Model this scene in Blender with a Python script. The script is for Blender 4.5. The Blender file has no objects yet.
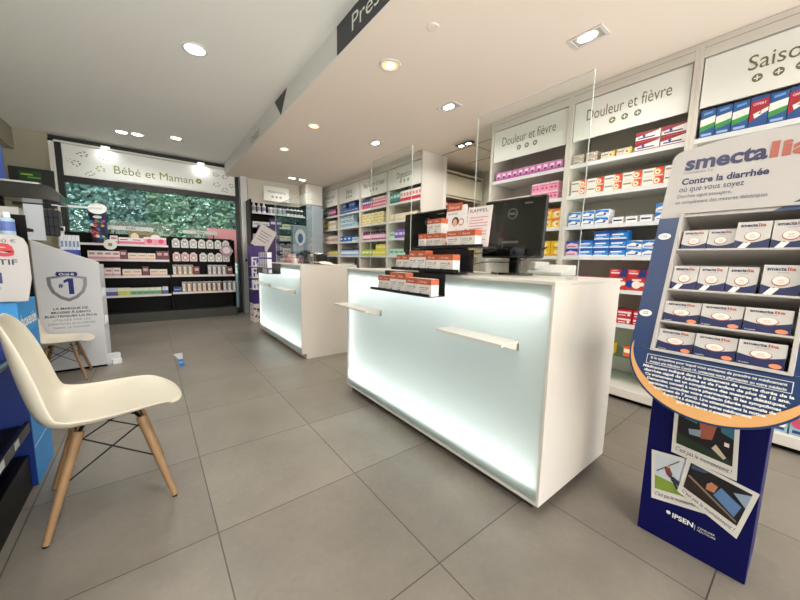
import bpy, math, random
from mathutils import Matrix, Vector
random.seed(7)
C = bpy.context.scene.collection
PI = math.pi

# ------------------------------------------------------------------ materials
def lin(h):
    h = h.lstrip('#'); v = [int(h[i:i+2], 16)/255 for i in (0, 2, 4)]
    return tuple((x/12.92 if x <= .04045 else ((x+.055)/1.055)**2.4) for x in v)
_m = {}
def mat(key, col='#808080', rough=.5, metal=0., emit=None, noise=0., nscale=20., bump=0., spec=.5, coat=0.):
    if key in _m: return _m[key]
    m = bpy.data.materials.new(key); m.use_nodes = True
    nt = m.node_tree; b = nt.nodes['Principled BSDF']
    c = lin(col)
    b.inputs['Base Color'].default_value = (*c, 1)
    b.inputs['Roughness'].default_value = rough
    b.inputs['Metallic'].default_value = metal
    b.inputs['Specular IOR Level'].default_value = spec
    b.inputs['Coat Weight'].default_value = coat
    if noise or bump:
        tc = nt.nodes.new('ShaderNodeTexCoord'); n = nt.nodes.new('ShaderNodeTexNoise')
        n.inputs['Scale'].default_value = nscale; n.inputs['Detail'].default_value = 6
        nt.links.new(tc.outputs['Object'], n.inputs['Vector'])
        if noise:
            mx = nt.nodes.new('ShaderNodeMix'); mx.data_type = 'RGBA'
            mx.inputs[6].default_value = (*[x*(1-noise) for x in c], 1)
            mx.inputs[7].default_value = (*[min(1, x*(1+noise)) for x in c], 1)
            nt.links.new(n.outputs['Fac'], mx.inputs[0]); nt.links.new(mx.outputs[2], b.inputs['Base Color'])
        if bump:
            bp = nt.nodes.new('ShaderNodeBump'); bp.inputs['Strength'].default_value = bump; bp.inputs['Distance'].default_value = .01
            nt.links.new(n.outputs['Fac'], bp.inputs['Height']); nt.links.new(bp.outputs['Normal'], b.inputs['Normal'])
    if emit:
        b.inputs['Emission Color'].default_value = (*lin(emit[0]), 1); b.inputs['Emission Strength'].default_value = emit[1]
    _m[key] = m
    return m
def K(hexcol, rough=.45):          # printed card / plastic in a given colour
    return mat('print_'+hexcol.strip('#')+('' if rough == .45 else '_%d' % (rough*100)), hexcol, rough, noise=.03, nscale=60)

def clear_mat(key, tint='#ffffff', gloss=1.0, rough=.0):
    if key in _m: return _m[key]
    m = bpy.data.materials.new(key); m.use_nodes = True; nt = m.node_tree
    for n in list(nt.nodes): nt.nodes.remove(n)
    o = nt.nodes.new('ShaderNodeOutputMaterial'); mx = nt.nodes.new('ShaderNodeMixShader')
    tr = nt.nodes.new('ShaderNodeBsdfTransparent'); tr.inputs[0].default_value = (*lin(tint), 1)
    gl = nt.nodes.new('ShaderNodeBsdfGlossy'); gl.inputs['Roughness'].default_value = rough
    fr = nt.nodes.new('ShaderNodeFresnel')
    ge = nt.nodes.new('ShaderNodeNewGeometry'); io = nt.nodes.new('ShaderNodeMapRange'); io.inputs[3].default_value = 1.45; io.inputs[4].default_value = 1/1.45
    nt.links.new(ge.outputs['Backfacing'], io.inputs[0]); nt.links.new(io.outputs[0], fr.inputs[0])
    mu = nt.nodes.new('ShaderNodeMath'); mu.operation = 'MULTIPLY'; mu.inputs[1].default_value = gloss
    nt.links.new(fr.outputs[0], mu.inputs[0]); nt.links.new(mu.outputs[0], mx.inputs[0])
    nt.links.new(tr.outputs[0], mx.inputs[1]); nt.links.new(gl.outputs[0], mx.inputs[2]); nt.links.new(mx.outputs[0], o.inputs[0])
    _m[key] = m; return m
def frost_mat():
    key = 'frosted_glass'
    if key in _m: return _m[key]
    m = bpy.data.materials.new(key); m.use_nodes = True; nt = m.node_tree
    for n in list(nt.nodes): nt.nodes.remove(n)
    o = nt.nodes.new('ShaderNodeOutputMaterial')
    tl = nt.nodes.new('ShaderNodeBsdfTranslucent'); tl.inputs[0].default_value = (*lin('#eef3f1'), 1)
    df = nt.nodes.new('ShaderNodeBsdfDiffuse'); df.inputs[0].default_value = (*lin('#b4bcb9'), 1)
    gl = nt.nodes.new('ShaderNodeBsdfGlossy'); gl.inputs['Roughness'].default_value = .12
    a = nt.nodes.new('ShaderNodeMixShader'); a.inputs[0].default_value = .38
    nt.links.new(tl.outputs[0], a.inputs[1]); nt.links.new(df.outputs[0], a.inputs[2])
    b = nt.nodes.new('ShaderNodeMixShader'); b.inputs[0].default_value = .04
    nt.links.new(a.outputs[0], b.inputs[1]); nt.links.new(gl.outputs[0], b.inputs[2]); nt.links.new(b.outputs[0], o.inputs[0])
    _m[key] = m; return m

WHITE = mat('white_laminate', '#d6d1c9', .35)
WHITEM = mat('white_paint', '#e4e2db', .6)
CREAM = mat('cream_board', '#e6dfcd', .5)
SIGNW = mat('sign_white', '#eef0ec', .4)
BLACK = mat('black_metal', '#09090b', .45, spec=.15)
BLACKP = mat('black_plastic', '#08080a', .18, coat=.3)
DGREY = mat('plinth_shade', '#3a3b3a', .6)
ALU = mat('aluminium_post', '#c9ccce', .35, .6)
STEEL = mat('steel', '#9a9c9e', .3, .9)
OLIVE = mat('sign_lettering', '#6f7350', .6)
GREEN = mat('green_print', '#8f9f3a', .6)
CLEAR = clear_mat('clear_acrylic', '#fafdfc')
EDGE = mat('acrylic_edge', '#c3cbc8', .25)
GSHELF = mat('shelf_board', '#dcdcd8', .3)

# ------------------------------------------------------------------ mesh building
_font = {}
def font_mesh(s, bold=0., shear=0.):
    k = (s, bold, shear)
    if k in _font: return _font[k]
    cu = bpy.data.curves.new('lettering_tmp', 'FONT'); cu.body = s; cu.size = 1; cu.offset = bold; cu.shear = shear
    cu.resolution_u = 3
    o = bpy.data.objects.new('lettering_tmp', cu); C.objects.link(o)
    dg = bpy.context.evaluated_depsgraph_get(); dg.update()
    me = bpy.data.meshes.new_from_object(o.evaluated_get(dg))
    V = [v.co.copy() for v in me.vertices]; F = [tuple(p.vertices) for p in me.polygons]
    bpy.data.objects.remove(o); bpy.data.curves.remove(cu); bpy.data.meshes.remove(me)
    xs = [v.x for v in V] or [0, 1]; x0, x1 = min(xs), max(xs)
    _font[k] = (V, F, x0, x1); return _font[k]

class MB:
    def __init__(s, M=None):
        s.V = []; s.F = []; s.I = []; s.mats = []; s.S = []; s.M = M or Matrix()
    def mi(s, m):
        if m not in s.mats: s.mats.append(m)
        return s.mats.index(m)
    def add(s, vs, fs, m, smooth=False):
        o = len(s.V); s.V += [s.M @ Vector(v) for v in vs]
        i = s.mi(m)
        for f in fs: s.F.append(tuple(o+k for k in f)); s.I.append(i); s.S.append(smooth)
        return s
    def box(s, x0, y0, z0, x1, y1, z1, m):
        if x0 > x1: x0, x1 = x1, x0
        if y0 > y1: y0, y1 = y1, y0
        if z0 > z1: z0, z1 = z1, z0
        v = [(x0,y0,z0),(x1,y0,z0),(x1,y1,z0),(x0,y1,z0),(x0,y0,z1),(x1,y0,z1),(x1,y1,z1),(x0,y1,z1)]
        return s.add(v, [(0,3,2,1),(4,5,6,7),(0,1,5,4),(1,2,6,5),(2,3,7,6),(3,0,4,7)], m)
    def quad(s, a, b, c, d, m): return s.add([a,b,c,d], [(0,1,2,3)], m)
    def prism(s, pts, y0, y1, m, m2=None):      # outline in local x,z ; thickness along y
        n = len(pts); v = [(p[0], y0, p[1]) for p in pts]+[(p[0], y1, p[1]) for p in pts]
        s.add(v, [tuple(range(n)), tuple(range(2*n-1, n-1, -1))]+[(i, i+n, (i+1) % n+n, (i+1) % n) for i in range(n)], m)
        return s
    def slab(s, pts, z0, z1, m):               # outline in x,y ; thickness along z
        n = len(pts); v = [(p[0], p[1], z0) for p in pts]+[(p[0], p[1], z1) for p in pts]
        return s.add(v, [tuple(range(n-1, -1, -1)), tuple(range(n, 2*n))]+[(i, (i+1) % n, (i+1) % n+n, i+n) for i in range(n)], m)
    def disc(s, cx, cz, r, y, m, rz=None, n=20, r0=0):   # printed disc or ring on a -Y facing front
        rz = rz or r
        o = [(cx+r*math.cos(2*PI*k/n), y, cz+rz*math.sin(2*PI*k/n)) for k in range(n)]
        if not r0: return s.add(o, [tuple(range(n))], m)
        q = r0/r; i_ = [(cx+q*r*math.cos(2*PI*k/n), y, cz+q*rz*math.sin(2*PI*k/n)) for k in range(n)]
        return s.add(o+i_, [(k, (k+1) % n, (k+1) % n+n, k+n) for k in range(n)], m)
    def tube(s, p0, p1, r0, r1=None, m=None, n=12, cap=True):
        r1 = r0 if r1 is None else r1
        p0, p1 = Vector(p0), Vector(p1); d = (p1-p0).normalized()
        a = d.orthogonal().normalized(); b = d.cross(a)
        v = [p0+(a*math.cos(2*PI*k/n)+b*math.sin(2*PI*k/n))*r0 for k in range(n)]+[p1+(a*math.cos(2*PI*k/n)+b*math.sin(2*PI*k/n))*r1 for k in range(n)]
        s.add(v, [(k, (k+1) % n, (k+1) % n+n, k+n) for k in range(n)], m, True)
        if cap: s.add(v, [tuple(range(n-1, -1, -1)), tuple(range(n, 2*n))], m)
        return s
    def path(s, pts, r, m, n=8):
        for a, b in zip(pts, pts[1:]): s.tube(a, b, r, r, m, n)
        return s
    def lathe(s, prof, m, n=14, c=(0,0,0)):     # profile (r,z), m may be list per segment
        v = []
        for (r, z) in prof: v += [(c[0]+max(r, 1e-4)*math.cos(2*PI*k/n), c[1]+max(r, 1e-4)*math.sin(2*PI*k/n), c[2]+z) for k in range(n)]
        for j in range(len(prof)-1):
            mm = m[j] if isinstance(m, (list, tuple)) else m
            s.add(v, [(j*n+k, j*n+(k+1) % n, (j+1)*n+(k+1) % n, (j+1)*n+k) for k in range(n)], mm, True)
        return s
    def text(s, t, x, z, y, h, m, w=None, bold=0., shear=0., align='L', skew=0.):  # lettering in local xz plane facing -Y
        V, F, a, b = font_mesh(t, bold, shear)
        sc = h/.7; sx = sc if w is None else w/max(1e-6, b-a)
        ox = x-a*sx if align == 'L' else (x-(a+b)/2*sx)
        return s.add([(ox+v.x*sx, y, z+v.y*sc+skew*v.x*sx) for v in V], F, m)
    def mesh(s, name):
        me = bpy.data.meshes.new(name); me.from_pydata([tuple(v) for v in s.V], [], s.F)
        for m in s.mats: me.materials.append(m)
        me.polygons.foreach_set('material_index', s.I); me.polygons.foreach_set('use_smooth', s.S)
        me.update(); return me
    def build(s, name, parent=None, bevel=0, loc=None, rz=0, weld=False):
        o = bpy.data.objects.new(name, s.mesh(name)); C.objects.link(o)
        if parent: o.parent = parent
        if loc: o.location = loc
        if rz: o.rotation_euler = (0, 0, rz)
        if bevel:
            b = o.modifiers.new('bevel', 'BEVEL'); b.width = bevel; b.segments = 2; b.limit_method = 'ANGLE'; b.angle_limit = .9
        return o
def tag(o, label=None, cat=None, group=None, kind=None):
    if label:
        o['label'] = label
        if not 4 <= len(label.split()) <= 16: print('LABELLEN', len(label.split()), label)
    if cat: o['category'] = cat
    if group: o['group'] = group
    if kind: o['kind'] = kind
    return o
def thing(name, label, cat, loc=(0,0,0), rz=0, group=None):
    o = bpy.data.objects.new(name, None); o.empty_display_size = .05; C.objects.link(o)
    o.location = loc; o.rotation_euler = (0, 0, rz)
    return tag(o, label, cat, group)
def struct(name, mb, **k):
    o = mb.build(name, **k); o['kind'] = 'structure'; return o
def copy_tree(o, loc=None, label=None, rz=None):
    c = o.copy(); C.objects.link(c)
    if loc: c.location = loc
    if rz is not None: c.rotation_euler = (0, 0, rz)
    if label: c['label'] = label
    def rec(src, dst):
        for ch in list(src.children):
            d = ch.copy(); C.objects.link(d); d.parent = dst; rec(ch, d)
    rec(o, c); return c
RR = -PI/2      # local -Y front turned to face world -X

# ------------------------------------------------------------------ camera
f, yaw, pitch, roll, CH = 322.9249, .6588, .1231, -.0203, 1.0602
cy, sy, cp, sp = math.cos(yaw), math.sin(yaw), math.cos(pitch), math.sin(pitch)
fw = Vector((sy*cp, cy*cp, -sp)); rt = Vector((cy, -sy, 0)); dn = fw.cross(rt)
r2 = rt*math.cos(roll)+dn*math.sin(roll); d2 = -rt*math.sin(roll)+dn*math.cos(roll)
cam = bpy.data.cameras.new('camera'); co = bpy.data.objects.new('camera', cam); C.objects.link(co)
cam.sensor_width = 36; cam.lens = f/800*36; cam.clip_start = .05; cam.clip_end = 100
R3 = Matrix((r2, -d2, -fw)).transposed()
co.matrix_world = Matrix.Translation((0, 0, CH)) @ R3.to_4x4()
bpy.context.scene.camera = co

# ------------------------------------------------------------------ room shell
def floor_mat():
    m = bpy.data.materials.new('floor_tiles'); m.use_nodes = True; nt = m.node_tree; b = nt.nodes['Principled BSDF']
    N = nt.nodes.new; L = nt.links.new
    tc = N('ShaderNodeTexCoord'); mp = N('ShaderNodeMapping'); mp.inputs['Location'].default_value = (-.7495+6, -1.3089+6, 0)
    L(tc.outputs['Object'], mp.inputs[0])
    br = N('ShaderNodeTexBrick'); br.offset = 0; br.inputs['Scale'].default_value = 1
    br.inputs['Brick Width'].default_value = .6; br.inputs['Row Height'].default_value = .6
    br.inputs['Mortar Size'].default_value = .0024; br.inputs['Mortar Smooth'].default_value = .1
    br.inputs['Color1'].default_value = (*lin('#857e74'), 1); br.inputs['Color2'].default_value = (*lin('#7b746a'), 1)
    br.inputs['Mortar'].default_value = (*lin('#4a453e'), 1)
    L(mp.outputs[0], br.inputs[0])
    n1 = N('ShaderNodeTexNoise'); n1.inputs['Scale'].default_value = 1.7; n1.inputs['Detail'].default_value = 8; n1.inputs['Roughness'].default_value = .62
    L(tc.outputs['Object'], n1.inputs[0])
    rp = N('ShaderNodeMapRange'); rp.inputs[1].default_value = .3; rp.inputs[2].default_value = .7; rp.inputs[3].default_value = .74; rp.inputs[4].default_value = 1.12
    L(n1.outputs['Fac'], rp.inputs[0])
    n2 = N('ShaderNodeTexNoise'); n2.inputs['Scale'].default_value = 45; n2.inputs['Detail'].default_value = 4
    L(tc.outputs['Object'], n2.inputs[0])
    rp2 = N('ShaderNodeMapRange'); rp2.inputs[1].default_value = .3; rp2.inputs[2].default_value = .7; rp2.inputs[3].default_value = .96; rp2.inputs[4].default_value = 1.04
    L(n2.outputs['Fac'], rp2.inputs[0])
    mm = N('ShaderNodeMath'); mm.operation = 'MULTIPLY'; L(rp.outputs[0], mm.inputs[0]); L(rp2.outputs[0], mm.inputs[1])
    mx = N('ShaderNodeVectorMath'); mx.operation = 'SCALE'; L(br.outputs['Color'], mx.inputs[0]); L(mm.outputs[0], mx.inputs['Scale'])
    L(mx.outputs[0], b.inputs['Base Color'])
    r = N('ShaderNodeMapRange'); r.inputs[3].default_value = .3; r.inputs[4].default_value = .48
    L(n1.outputs['Fac'], r.inputs[0]); L(r.outputs[0], b.inputs['Roughness'])
    b.inputs['Specular IOR Level'].default_value = .45
    bp = N('ShaderNodeBump'); bp.inputs['Strength'].default_value = .12; bp.inputs['Distance'].default_value = .003
    L(n2.outputs['Fac'], bp.inputs['Height']); L(bp.outputs[0], b.inputs['Normal'])
    return m
XL, XR, YF, YB, ZC, ZS = -1.7, 4.4, -3.0, 6.8, 2.711, 2.513
CONC = mat('concrete_wall', '#a8a490', .8, noise=.16, nscale=2.2, bump=.25)
CEILL = mat('ceiling_paint', '#f1f0ea', .75, noise=.02, nscale=1.5)
SOFF = mat('soffit_paint', '#f1e5d8', .7, noise=.02, nscale=1.5)
BULK = mat('bulkhead_paint', '#e9e9e6', .7)
struct('floor', MB().box(XL-.1, YF-.1, -.1, XR+.1, YB+.12, 0, floor_mat()))
struct('ceiling', MB().box(XL-.1, YF-.1, ZC, 1.17, YB+.15, ZC+.1, CEILL))
s = MB().box(1.17, YF-.1, ZS+.001, XR+.1, YB+.15, ZC+.1, SOFF); s.box(1.163, YF-.1, ZS, 1.17, 6.64, ZC, BULK); s.box(1.17, YF-.1, ZS, XR+.1, 6.64, ZS+.001, SOFF)
struct('ceiling.001', s)
struct('wall_left', MB().box(XL-.1, YF-.1, 0, XL, YB+.1, ZC, CONC))
struct('trim_1', MB().box(XL, 1.0, 2.43, -1.35, YB, ZC, CONC))
struct('wall_right', MB().box(XR, YF-.1, 0, XR+.1, YB+.1, ZS, WHITEM))
wb = MB().box(XL-.1, YB, 0, -1.02, YB+.12, ZC, CONC)
wb.box(1.52, 6.66, 0, XR+.1, YB+.12, ZS, mat('wall_paint_back', '#cfcabd', .7))
wb.box(-1.02, YB, 2.7, 1.52, YB+.12, ZC, BULK)
struct('wall_back', wb)
# wall behind the viewpoint, unseen; its two window openings are added for fill light
wf = MB()
for a, b_ in ((XL, -1.3), (.9, 1.3), (3.6, XR)): wf.box(a, YF-.1, 0, b_, YF, ZC, WHITEM)
for a, b_ in ((-1.3, .9), (1.3, 3.6)):
    wf.box(a, YF-.1, 0, b_, YF, .15, WHITEM); wf.box(a, YF-.1, 2.35, b_, YF, ZC, WHITEM)
struct('wall_front', wf)
# wall behind cabinets
struct('wall_right.001', MB().box(3.36, YF, 0, 3.42, 2.27, ZS, WHITEM))
struct('wall_right.002', MB().box(3.36, 3.39, 0, 3.42, 6.66, ZS, WHITEM))
# ceiling grid lines over the passage
g = MB(); LINE = mat('grid_line', '#8d8677', .7)
g.box(3.3, 2.27, ZS-.004, 3.31, 3.39, ZS-.0005, LINE); g.box(3.31, 2.83, ZS-.004, XR, 2.84, ZS-.0005, LINE); g.box(3.85, 2.27, ZS-.004, 3.86, 3.39, ZS-.0005, LINE)
struct('trim_2', g)

# big window
wd = MB()
FR = mat('window_frame_white', '#e2e2dc', .5); FB = mat('window_frame_black', '#15171a', .35)
wd.box(-1.02, 6.74, 0, -.965, 6.86, 2.64, FR); wd.box(-1.02, 6.74, 2.615, 1.39, 6.86, 2.64, FR)
wd.box(-1.02, 6.76, 2.64, 1.52, 6.86, 2.70, FB)
wd.box(-.965, 6.75, 0, -.90, 6.85, 2.615, FB); wd.box(1.335, 6.75, 0, 1.39, 6.85, 2.615, FB)
wd.box(-.90, 6.75, 2.085, 1.335, 6.85, 2.17, FB); wd.box(-.90, 6.75, 0, 1.335, 6.85, .1, FB)
wd.box(-.90, 6.79, 2.17, 1.335, 6.85, 2.615, WHITEM)
w1 = struct('window_1', wd)
GL = clear_mat('window_glass', '#d6e2de', .5)
MB().box(-.90, 6.80, .1, 1.335, 6.806, 2.085, GL).build('window_glass', w1)
struct('trim_3', MB().box(1.39, 6.60, 0, 1.40, 6.76, 2.60, ALU).box(1.40, 6.60, 0, 1.50, 6.8, ZS, ALU))
hd = MB().box(1.425, 6.57, .98, 1.455, 6.6, 1.02, BLACK)
tag(hd.build('door_stop'), 'small dark door stop fixed halfway up the pale post beside the window', 'catch')  # door stop mounted on the post

# banner over window
bn = thing('window_banner', 'long white banner lettered Bébé et Maman above the big window', 'sign', (.2, 6.74, 2.17))
M0 = Matrix.Translation((-.2, -6.74, -2.17))
MB(M0).box(-.895, 6.765, 2.175, 1.33, 6.785, 2.60, SIGNW).build('panel', bn)
MB(M0).box(-.36, 6.742, 2.19, .86, 6.76, 2.44, SIGNW).build('title_plate', bn, bevel=.002)
l = MB(M0); l.text('Bébé et Maman', -.345, 2.285, 6.7395, .115, mat('banner_green', '#848c45', .6), w=1.02); l.build('lettering', bn)
l = MB(M0)
for k in range(6):
    a = k*PI/3; l.disc(.76+.026*math.cos(a), 2.345+.026*math.sin(a), .02, 6.7395, GREEN, n=10)
l.disc(.76, 2.345, .014, 6.7385, SIGNW, n=10); l.build('flower_mark', bn)
rnd = random.Random(3)
DK = mat('floral_print', '#777a62', .6)
for (fx, fz, n, s_, mm) in [(-.68,2.50,6,.055,DK),(-.45,2.49,6,.05,GREEN),(-.75,2.36,7,.05,DK),(-.50,2.33,6,.055,GREEN),(-.62,2.235,6,.045,DK),(-.84,2.40,3,.03,DK),(1.02,2.50,6,.05,DK),(1.17,2.49,6,.055,DK),(1.03,2.33,6,.05,DK),(1.16,2.25,6,.055,DK),(1.28,2.35,6,.05,DK)]:
    l = MB(M0)
    for k in range(n):
        a = k*2*PI/n+rnd.random()*.4; r = s_*(.6+.5*rnd.random())
        l.disc(fx+r*math.cos(a), fz+r*.7*math.sin(a), s_*.25, 6.764, mm, rz=s_*.16, n=8)
    l.build('floral_motif', bn)

# outside: ground, trees, pink panel on glass
struct('floor.001', MB().box(-14, 6.92, -.25, 20, 24, -.05, mat('asphalt_outside', '#77796f', .9, noise=.2, nscale=3)))
def tree(x, y, h, r, tone, label, seed):
    rnd = random.Random(seed); t = thing('leafy_tree', label, 'tree', (x, y, -.05), 0, None)
    MB().tube((0,0,0), (0,0,h*.6), .12, .06, mat('bark', '#4c4438', .9, noise=.3, nscale=8)).build('trunk', t)
    mb = MB(); A = mat('leaf_a'+tone, {'g':'#8fb096','t':'#86a8a0','d':'#7d9a96'}[tone], .95, spec=.1); B = mat('leaf_b'+tone, {'g':'#b3ccb6','t':'#a7c2bc','d':'#9db5b2'}[tone], .95, spec=.1)
    for i in range(12000):
        u_, v_ = rnd.random()*2*PI, math.acos(2*rnd.random()-1); q = .55+.5*rnd.random()**.5
        lump = 1+.18*math.sin(3*u_+seed)*math.sin(4*v_)
        p = Vector((r*q*lump*math.sin(v_)*math.cos(u_), r*.8*q*lump*math.sin(v_)*math.sin(u_), h*.55+h*.5*q*lump*math.cos(v_)))
        if p.z < .1: p.z = .1+rnd.random()*.4
        a = Vector((rnd.uniform(-1,1), rnd.uniform(-1,1), rnd.uniform(-.5,.5))).normalized()*.06*(.6+rnd.random()*.8)
        b = a.cross(Vector((rnd.uniform(-1,1), rnd.uniform(-1,1), rnd.uniform(-1,1)))).normalized()*.036
        mb.add([p-a, p+b, p+a, p-b], [(0,1,2,3)], A if rnd.random() < .6 else B)
    mb.build('foliage', t)
tree(-3.1, 10.2, 4.0, 1.15, 'd', 'dark bushy tree outside, at the far left of the window', 1)
tree(-.95, 10.0, 4.0, 1.02, 't', 'blue-green bushy tree outside, behind the left half of the window', 2)
tree(.95, 10.2, 4.4, .95, 'g', 'light green bushy tree outside, behind the middle of the window', 3)
tree(2.75, 10.0, 4.1, .9, 'd', 'dark open tree outside, behind the right edge of the window', 4)
tree(-4.2, 15.4, 6.0, 2.2, 'd', 'tall dark tree in the second row outside, left', 6)
tree(.2, 15.0, 6.4, 2.1, 't', 'tall tree in the second row outside, seen between the nearer trees', 7)
tree(4.4, 15.4, 6.0, 2.1, 'd', 'tall dark tree furthest right in the second row outside', 8)
tag(MB().box(.86, 6.788, .95, 1.325, 6.796, 1.56, K('#f0a9b2')).build('window_poster'), 'plain pink sheet stuck to the right end of the window glass', 'poster')

# ------------------------------------------------------------------ product designs (front = local -Y, origin bottom front centre)
_d = {}
def design(key, w, d, h, base, pats=(), top=None):
    """pats: ('b',z0,z1,col) band round front+sides; ('r',x0,z0,x1,z1,col); ('c',x,z,r,col[,r0]); ('t',text,x,z,h,w,col)"""
    if key in _d: return _d[key]
    mb = MB(); mb.box(-w/2, 0, 0, w/2, d, h, K(base)); e = .0006
    if top: mb.quad((-w/2,0,h+e),(w/2,0,h+e),(w/2,d,h+e),(-w/2,d,h+e), K(top))
    for n, p in enumerate(pats):
        y = -e*(1+n*.4)
        if p[0] == 'b':
            z0, z1, m = p[1]*h, p[2]*h, K(p[3]); q = -y
            mb.quad((-w/2,y,z0),(w/2,y,z0),(w/2,y,z1),(-w/2,y,z1), m)
            mb.quad((w/2+q,0,z0),(w/2+q,d,z0),(w/2+q,d,z1),(w/2+q,0,z1), m); mb.quad((-w/2-q,d,z0),(-w/2-q,0,z0),(-w/2-q,0,z1),(-w/2-q,d,z1), m)
        elif p[0] == 'r':
            x0, x1 = (p[1]-.5)*w, (p[3]-.5)*w; mb.quad((x0,y,p[2]*h),(x1,y,p[2]*h),(x1,y,p[4]*h),(x0,y,p[4]*h), K(p[5]))
        elif p[0] == 'c': mb.disc((p[1]-.5)*w, p[2]*h, p[3]*h, y, K(p[4]), r0=(p[5]*h if len(p) > 5 else 0), n=14)
        elif p[0] == 'p': mb.add([((a-.5)*w, y, b*h) for a, b in p[1]], [tuple(range(len(p[1])))], K(p[2]))
        elif p[0] == 't': mb.text(p[1], (p[2]-.5)*w, p[3]*h, y, p[4]*h, K(p[6]), w=p[5]*w, bold=.01)
    _d[key] = (mb.mesh(key), w, d, h); return _d[key]
def lathe_design(key, prof, mats, band=None):
    if key in _d: return _d[key]
    r = max(p[0] for p in prof); h = max(p[1] for p in prof); mb = MB()
    mb.lathe(prof, mats, c=(0, r, 0)); 
    n = 14; mb.add([(.001+prof[-1][0]*math.cos(2*PI*k/n), r+prof[-1][0]*math.sin(2*PI*k/n), h) for k in range(n)], [tuple(range(n))], mats[-1])
    _d[key] = (mb.mesh(key), 2*r, 2*r, h); return _d[key]
def bottle(key, r, h, body, cap, label=None):
    b_, c_, l_ = K(body), K(cap), K(label or body)
    return lathe_design(key, [(.0, 0), (r, .002), (r, .2*h), (r*1.01, .2*h), (r*1.01, .6*h), (r, .6*h), (r, .7*h), (r*.45, .78*h), (r*.5, .78*h), (r*.5, h)], [b_, b_, b_, l_, b_, b_, b_, c_, c_])
_seen = {}
def place(dz, name, label, cat, group, p, rz):
    me = dz[0]
    if me.name in _seen: o = _seen[me.name].copy()
    else:
        o = bpy.data.objects.new(name, me); _seen[me.name] = o
    o.name = name; C.objects.link(o); o.location = p; o.rotation_euler = (0, 0, rz)
    for k in ('label','category','group'):
        if k in o: del o[k]
    return tag(o, label, cat, group)
NAME = 'medicine_box'
def row(dz, side, start, other, z, n, label, cat='box', name=None, stack=1, gap=.003, jit=.0, stacks=None, step=None, group=None):
    """side 'R': along -Y from start at X=other facing -X.  'B': along +X from start at Y=other facing -Y. returns end coordinate"""
    name = name or NAME
    me, w, d, h = dz; st = step or (w+gap); single = (n*stack == 1 and not stacks) or (stacks and sum(stacks) == 1)
    cnt = sum(stacks) if stacks else n*stack
    gp = group or (label if cnt > 1 else None)
    for i in range(n):
        for k in range(stacks[i] if stacks else stack):
            a = w/2+i*st; j = random.uniform(0, jit)
            if side == 'R': p = (other+j, start-a, z+k*(h+.0008)+.001); rz = RR
            else: p = (start+a, other+j, z+k*(h+.0008)+.001); rz = 0
            place(dz, name, label, cat, gp if cnt > 1 or group else None, p, rz)
    return start-n*st if side == 'R' else start+n*st

# ------------------------------------------------------------------ wall cabinets on the right
CX = 2.95
def plus_marks(M, parent, cx, z, y, r, n, step, m0):
    for k in range(n):
        mb = MB(M)
        x = cx+(k-(n-1)/2)*step; m = m0
        mb.disc(x, z, r, y, m, n=18)
        q = r*.62; m = SIGNW; mb.add([(x-q, y-.0005, z-r*.14), (x+q, y-.0005, z-r*.14), (x+q, y-.0005, z+r*.14), (x-q, y-.0005, z+r*.14)], [(0,1,2,3)], m)
        mb.add([(x-r*.14, y-.0008, z-q), (x+r*.14, y-.0008, z-q), (x+r*.14, y-.0008, z+q), (x-r*.14, y-.0008, z+q)], [(0,1,2,3)], m)
        mb.build('plus_mark', parent)
def cabinet(ya, yb, title, tw, label, shelves=(1.905, 1.645, 1.385, 1.125, .86, .59), glass=.33, tx=0, th=.085):
    """bay from y=ya (left in view) down to yb"""
    t = thing('wall_cabinet', label, 'cabinet', (CX, (ya+yb)/2, 0)); W = ya-yb; M = Matrix.Rotation(RR, 4, 'Z')
    hw = W/2-.0005; D = .40
    for sg in (-1, 1):
        a = MB(M); a.box(sg*hw, 0, .1, sg*(hw-.022), D, ZS-.003, WHITE); a.build('side_panel', t)
    MB(M).box(-hw+.023, D-.012, .1, hw-.023, D, ZS-.1, mat('cabinet_back', '#d8d5cc', .6)).build('back_panel', t)
    MB(M).box(-hw+.023, .0, 2.412, hw-.023, D-.013, ZS-.003, WHITE).box(-hw+.023, -.001, 2.47, hw-.023, 0, 2.473, LINE).build('top_panel', t)
    sg = MB(M).box(-hw+.03, .012, 2.10, hw-.03, .024, 2.405, SIGNW).build('sign_panel', t)
    l = MB(M); l.text(title, tx, 2.245, .011, th, OLIVE, w=tw, align='C'); plus_marks(M, sg, tx, 2.192, .011, .023, 3, .085, OLIVE); l.build('lettering', sg)
    for z in shelves:
        sh = MB(M).box(-hw+.024, .015, z-.018, hw-.024, D-.014, z, GSHELF).build('shelf', t)
        MB(M).box(-hw+.024, .005, z-.03, hw-.024, .0145, z+.001, mat('price_strip', '#dfe2e6', .3)).build('price_strip', sh)
    if glass: MB(M).box(-hw+.024, .01, glass-.008, hw-.024, D-.014, glass, clear_mat('green_glass', '#d8efe4')).build('glass_shelf', t)
    MB(M).box(-hw, -.10, .035, hw, D, .099, WHITE).build('base', t, bevel=.002)
    MB(M).box(-hw, -.06, .0, hw, D, .034, BLACK).build('plinth', t)
    return t
LEFTS = 'left run of cabinets'
cabinet(6.60, 5.825, 'Premiers soins', .42, 'white shelf bay at the window end of the cabinet wall, farthest away')
cabinet(5.825, 5.005, 'Stylos', .22, 'white shelf bay second from the far window end, blue boxes inside')
cabinet(5.005, 4.18, 'Nez Gorge et toux', .6, 'white shelf bay third from the far end, pale yellow and purple goods inside')
cabinet(4.18, 3.38, 'Digestion', .36, 'white shelf bay whose tall end panel borders the passage')
cabinet(2.28, 1.46, 'Douleur et fièvre', .56, 'white shelf bay with pink and yellow boxes directly right of the passage', tx=0)
cabinet(1.46, .64, 'Douleur et fièvre', .56, 'white shelf bay with blue and red boxes under the larger-looking Douleur et fièvre sign')
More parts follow.
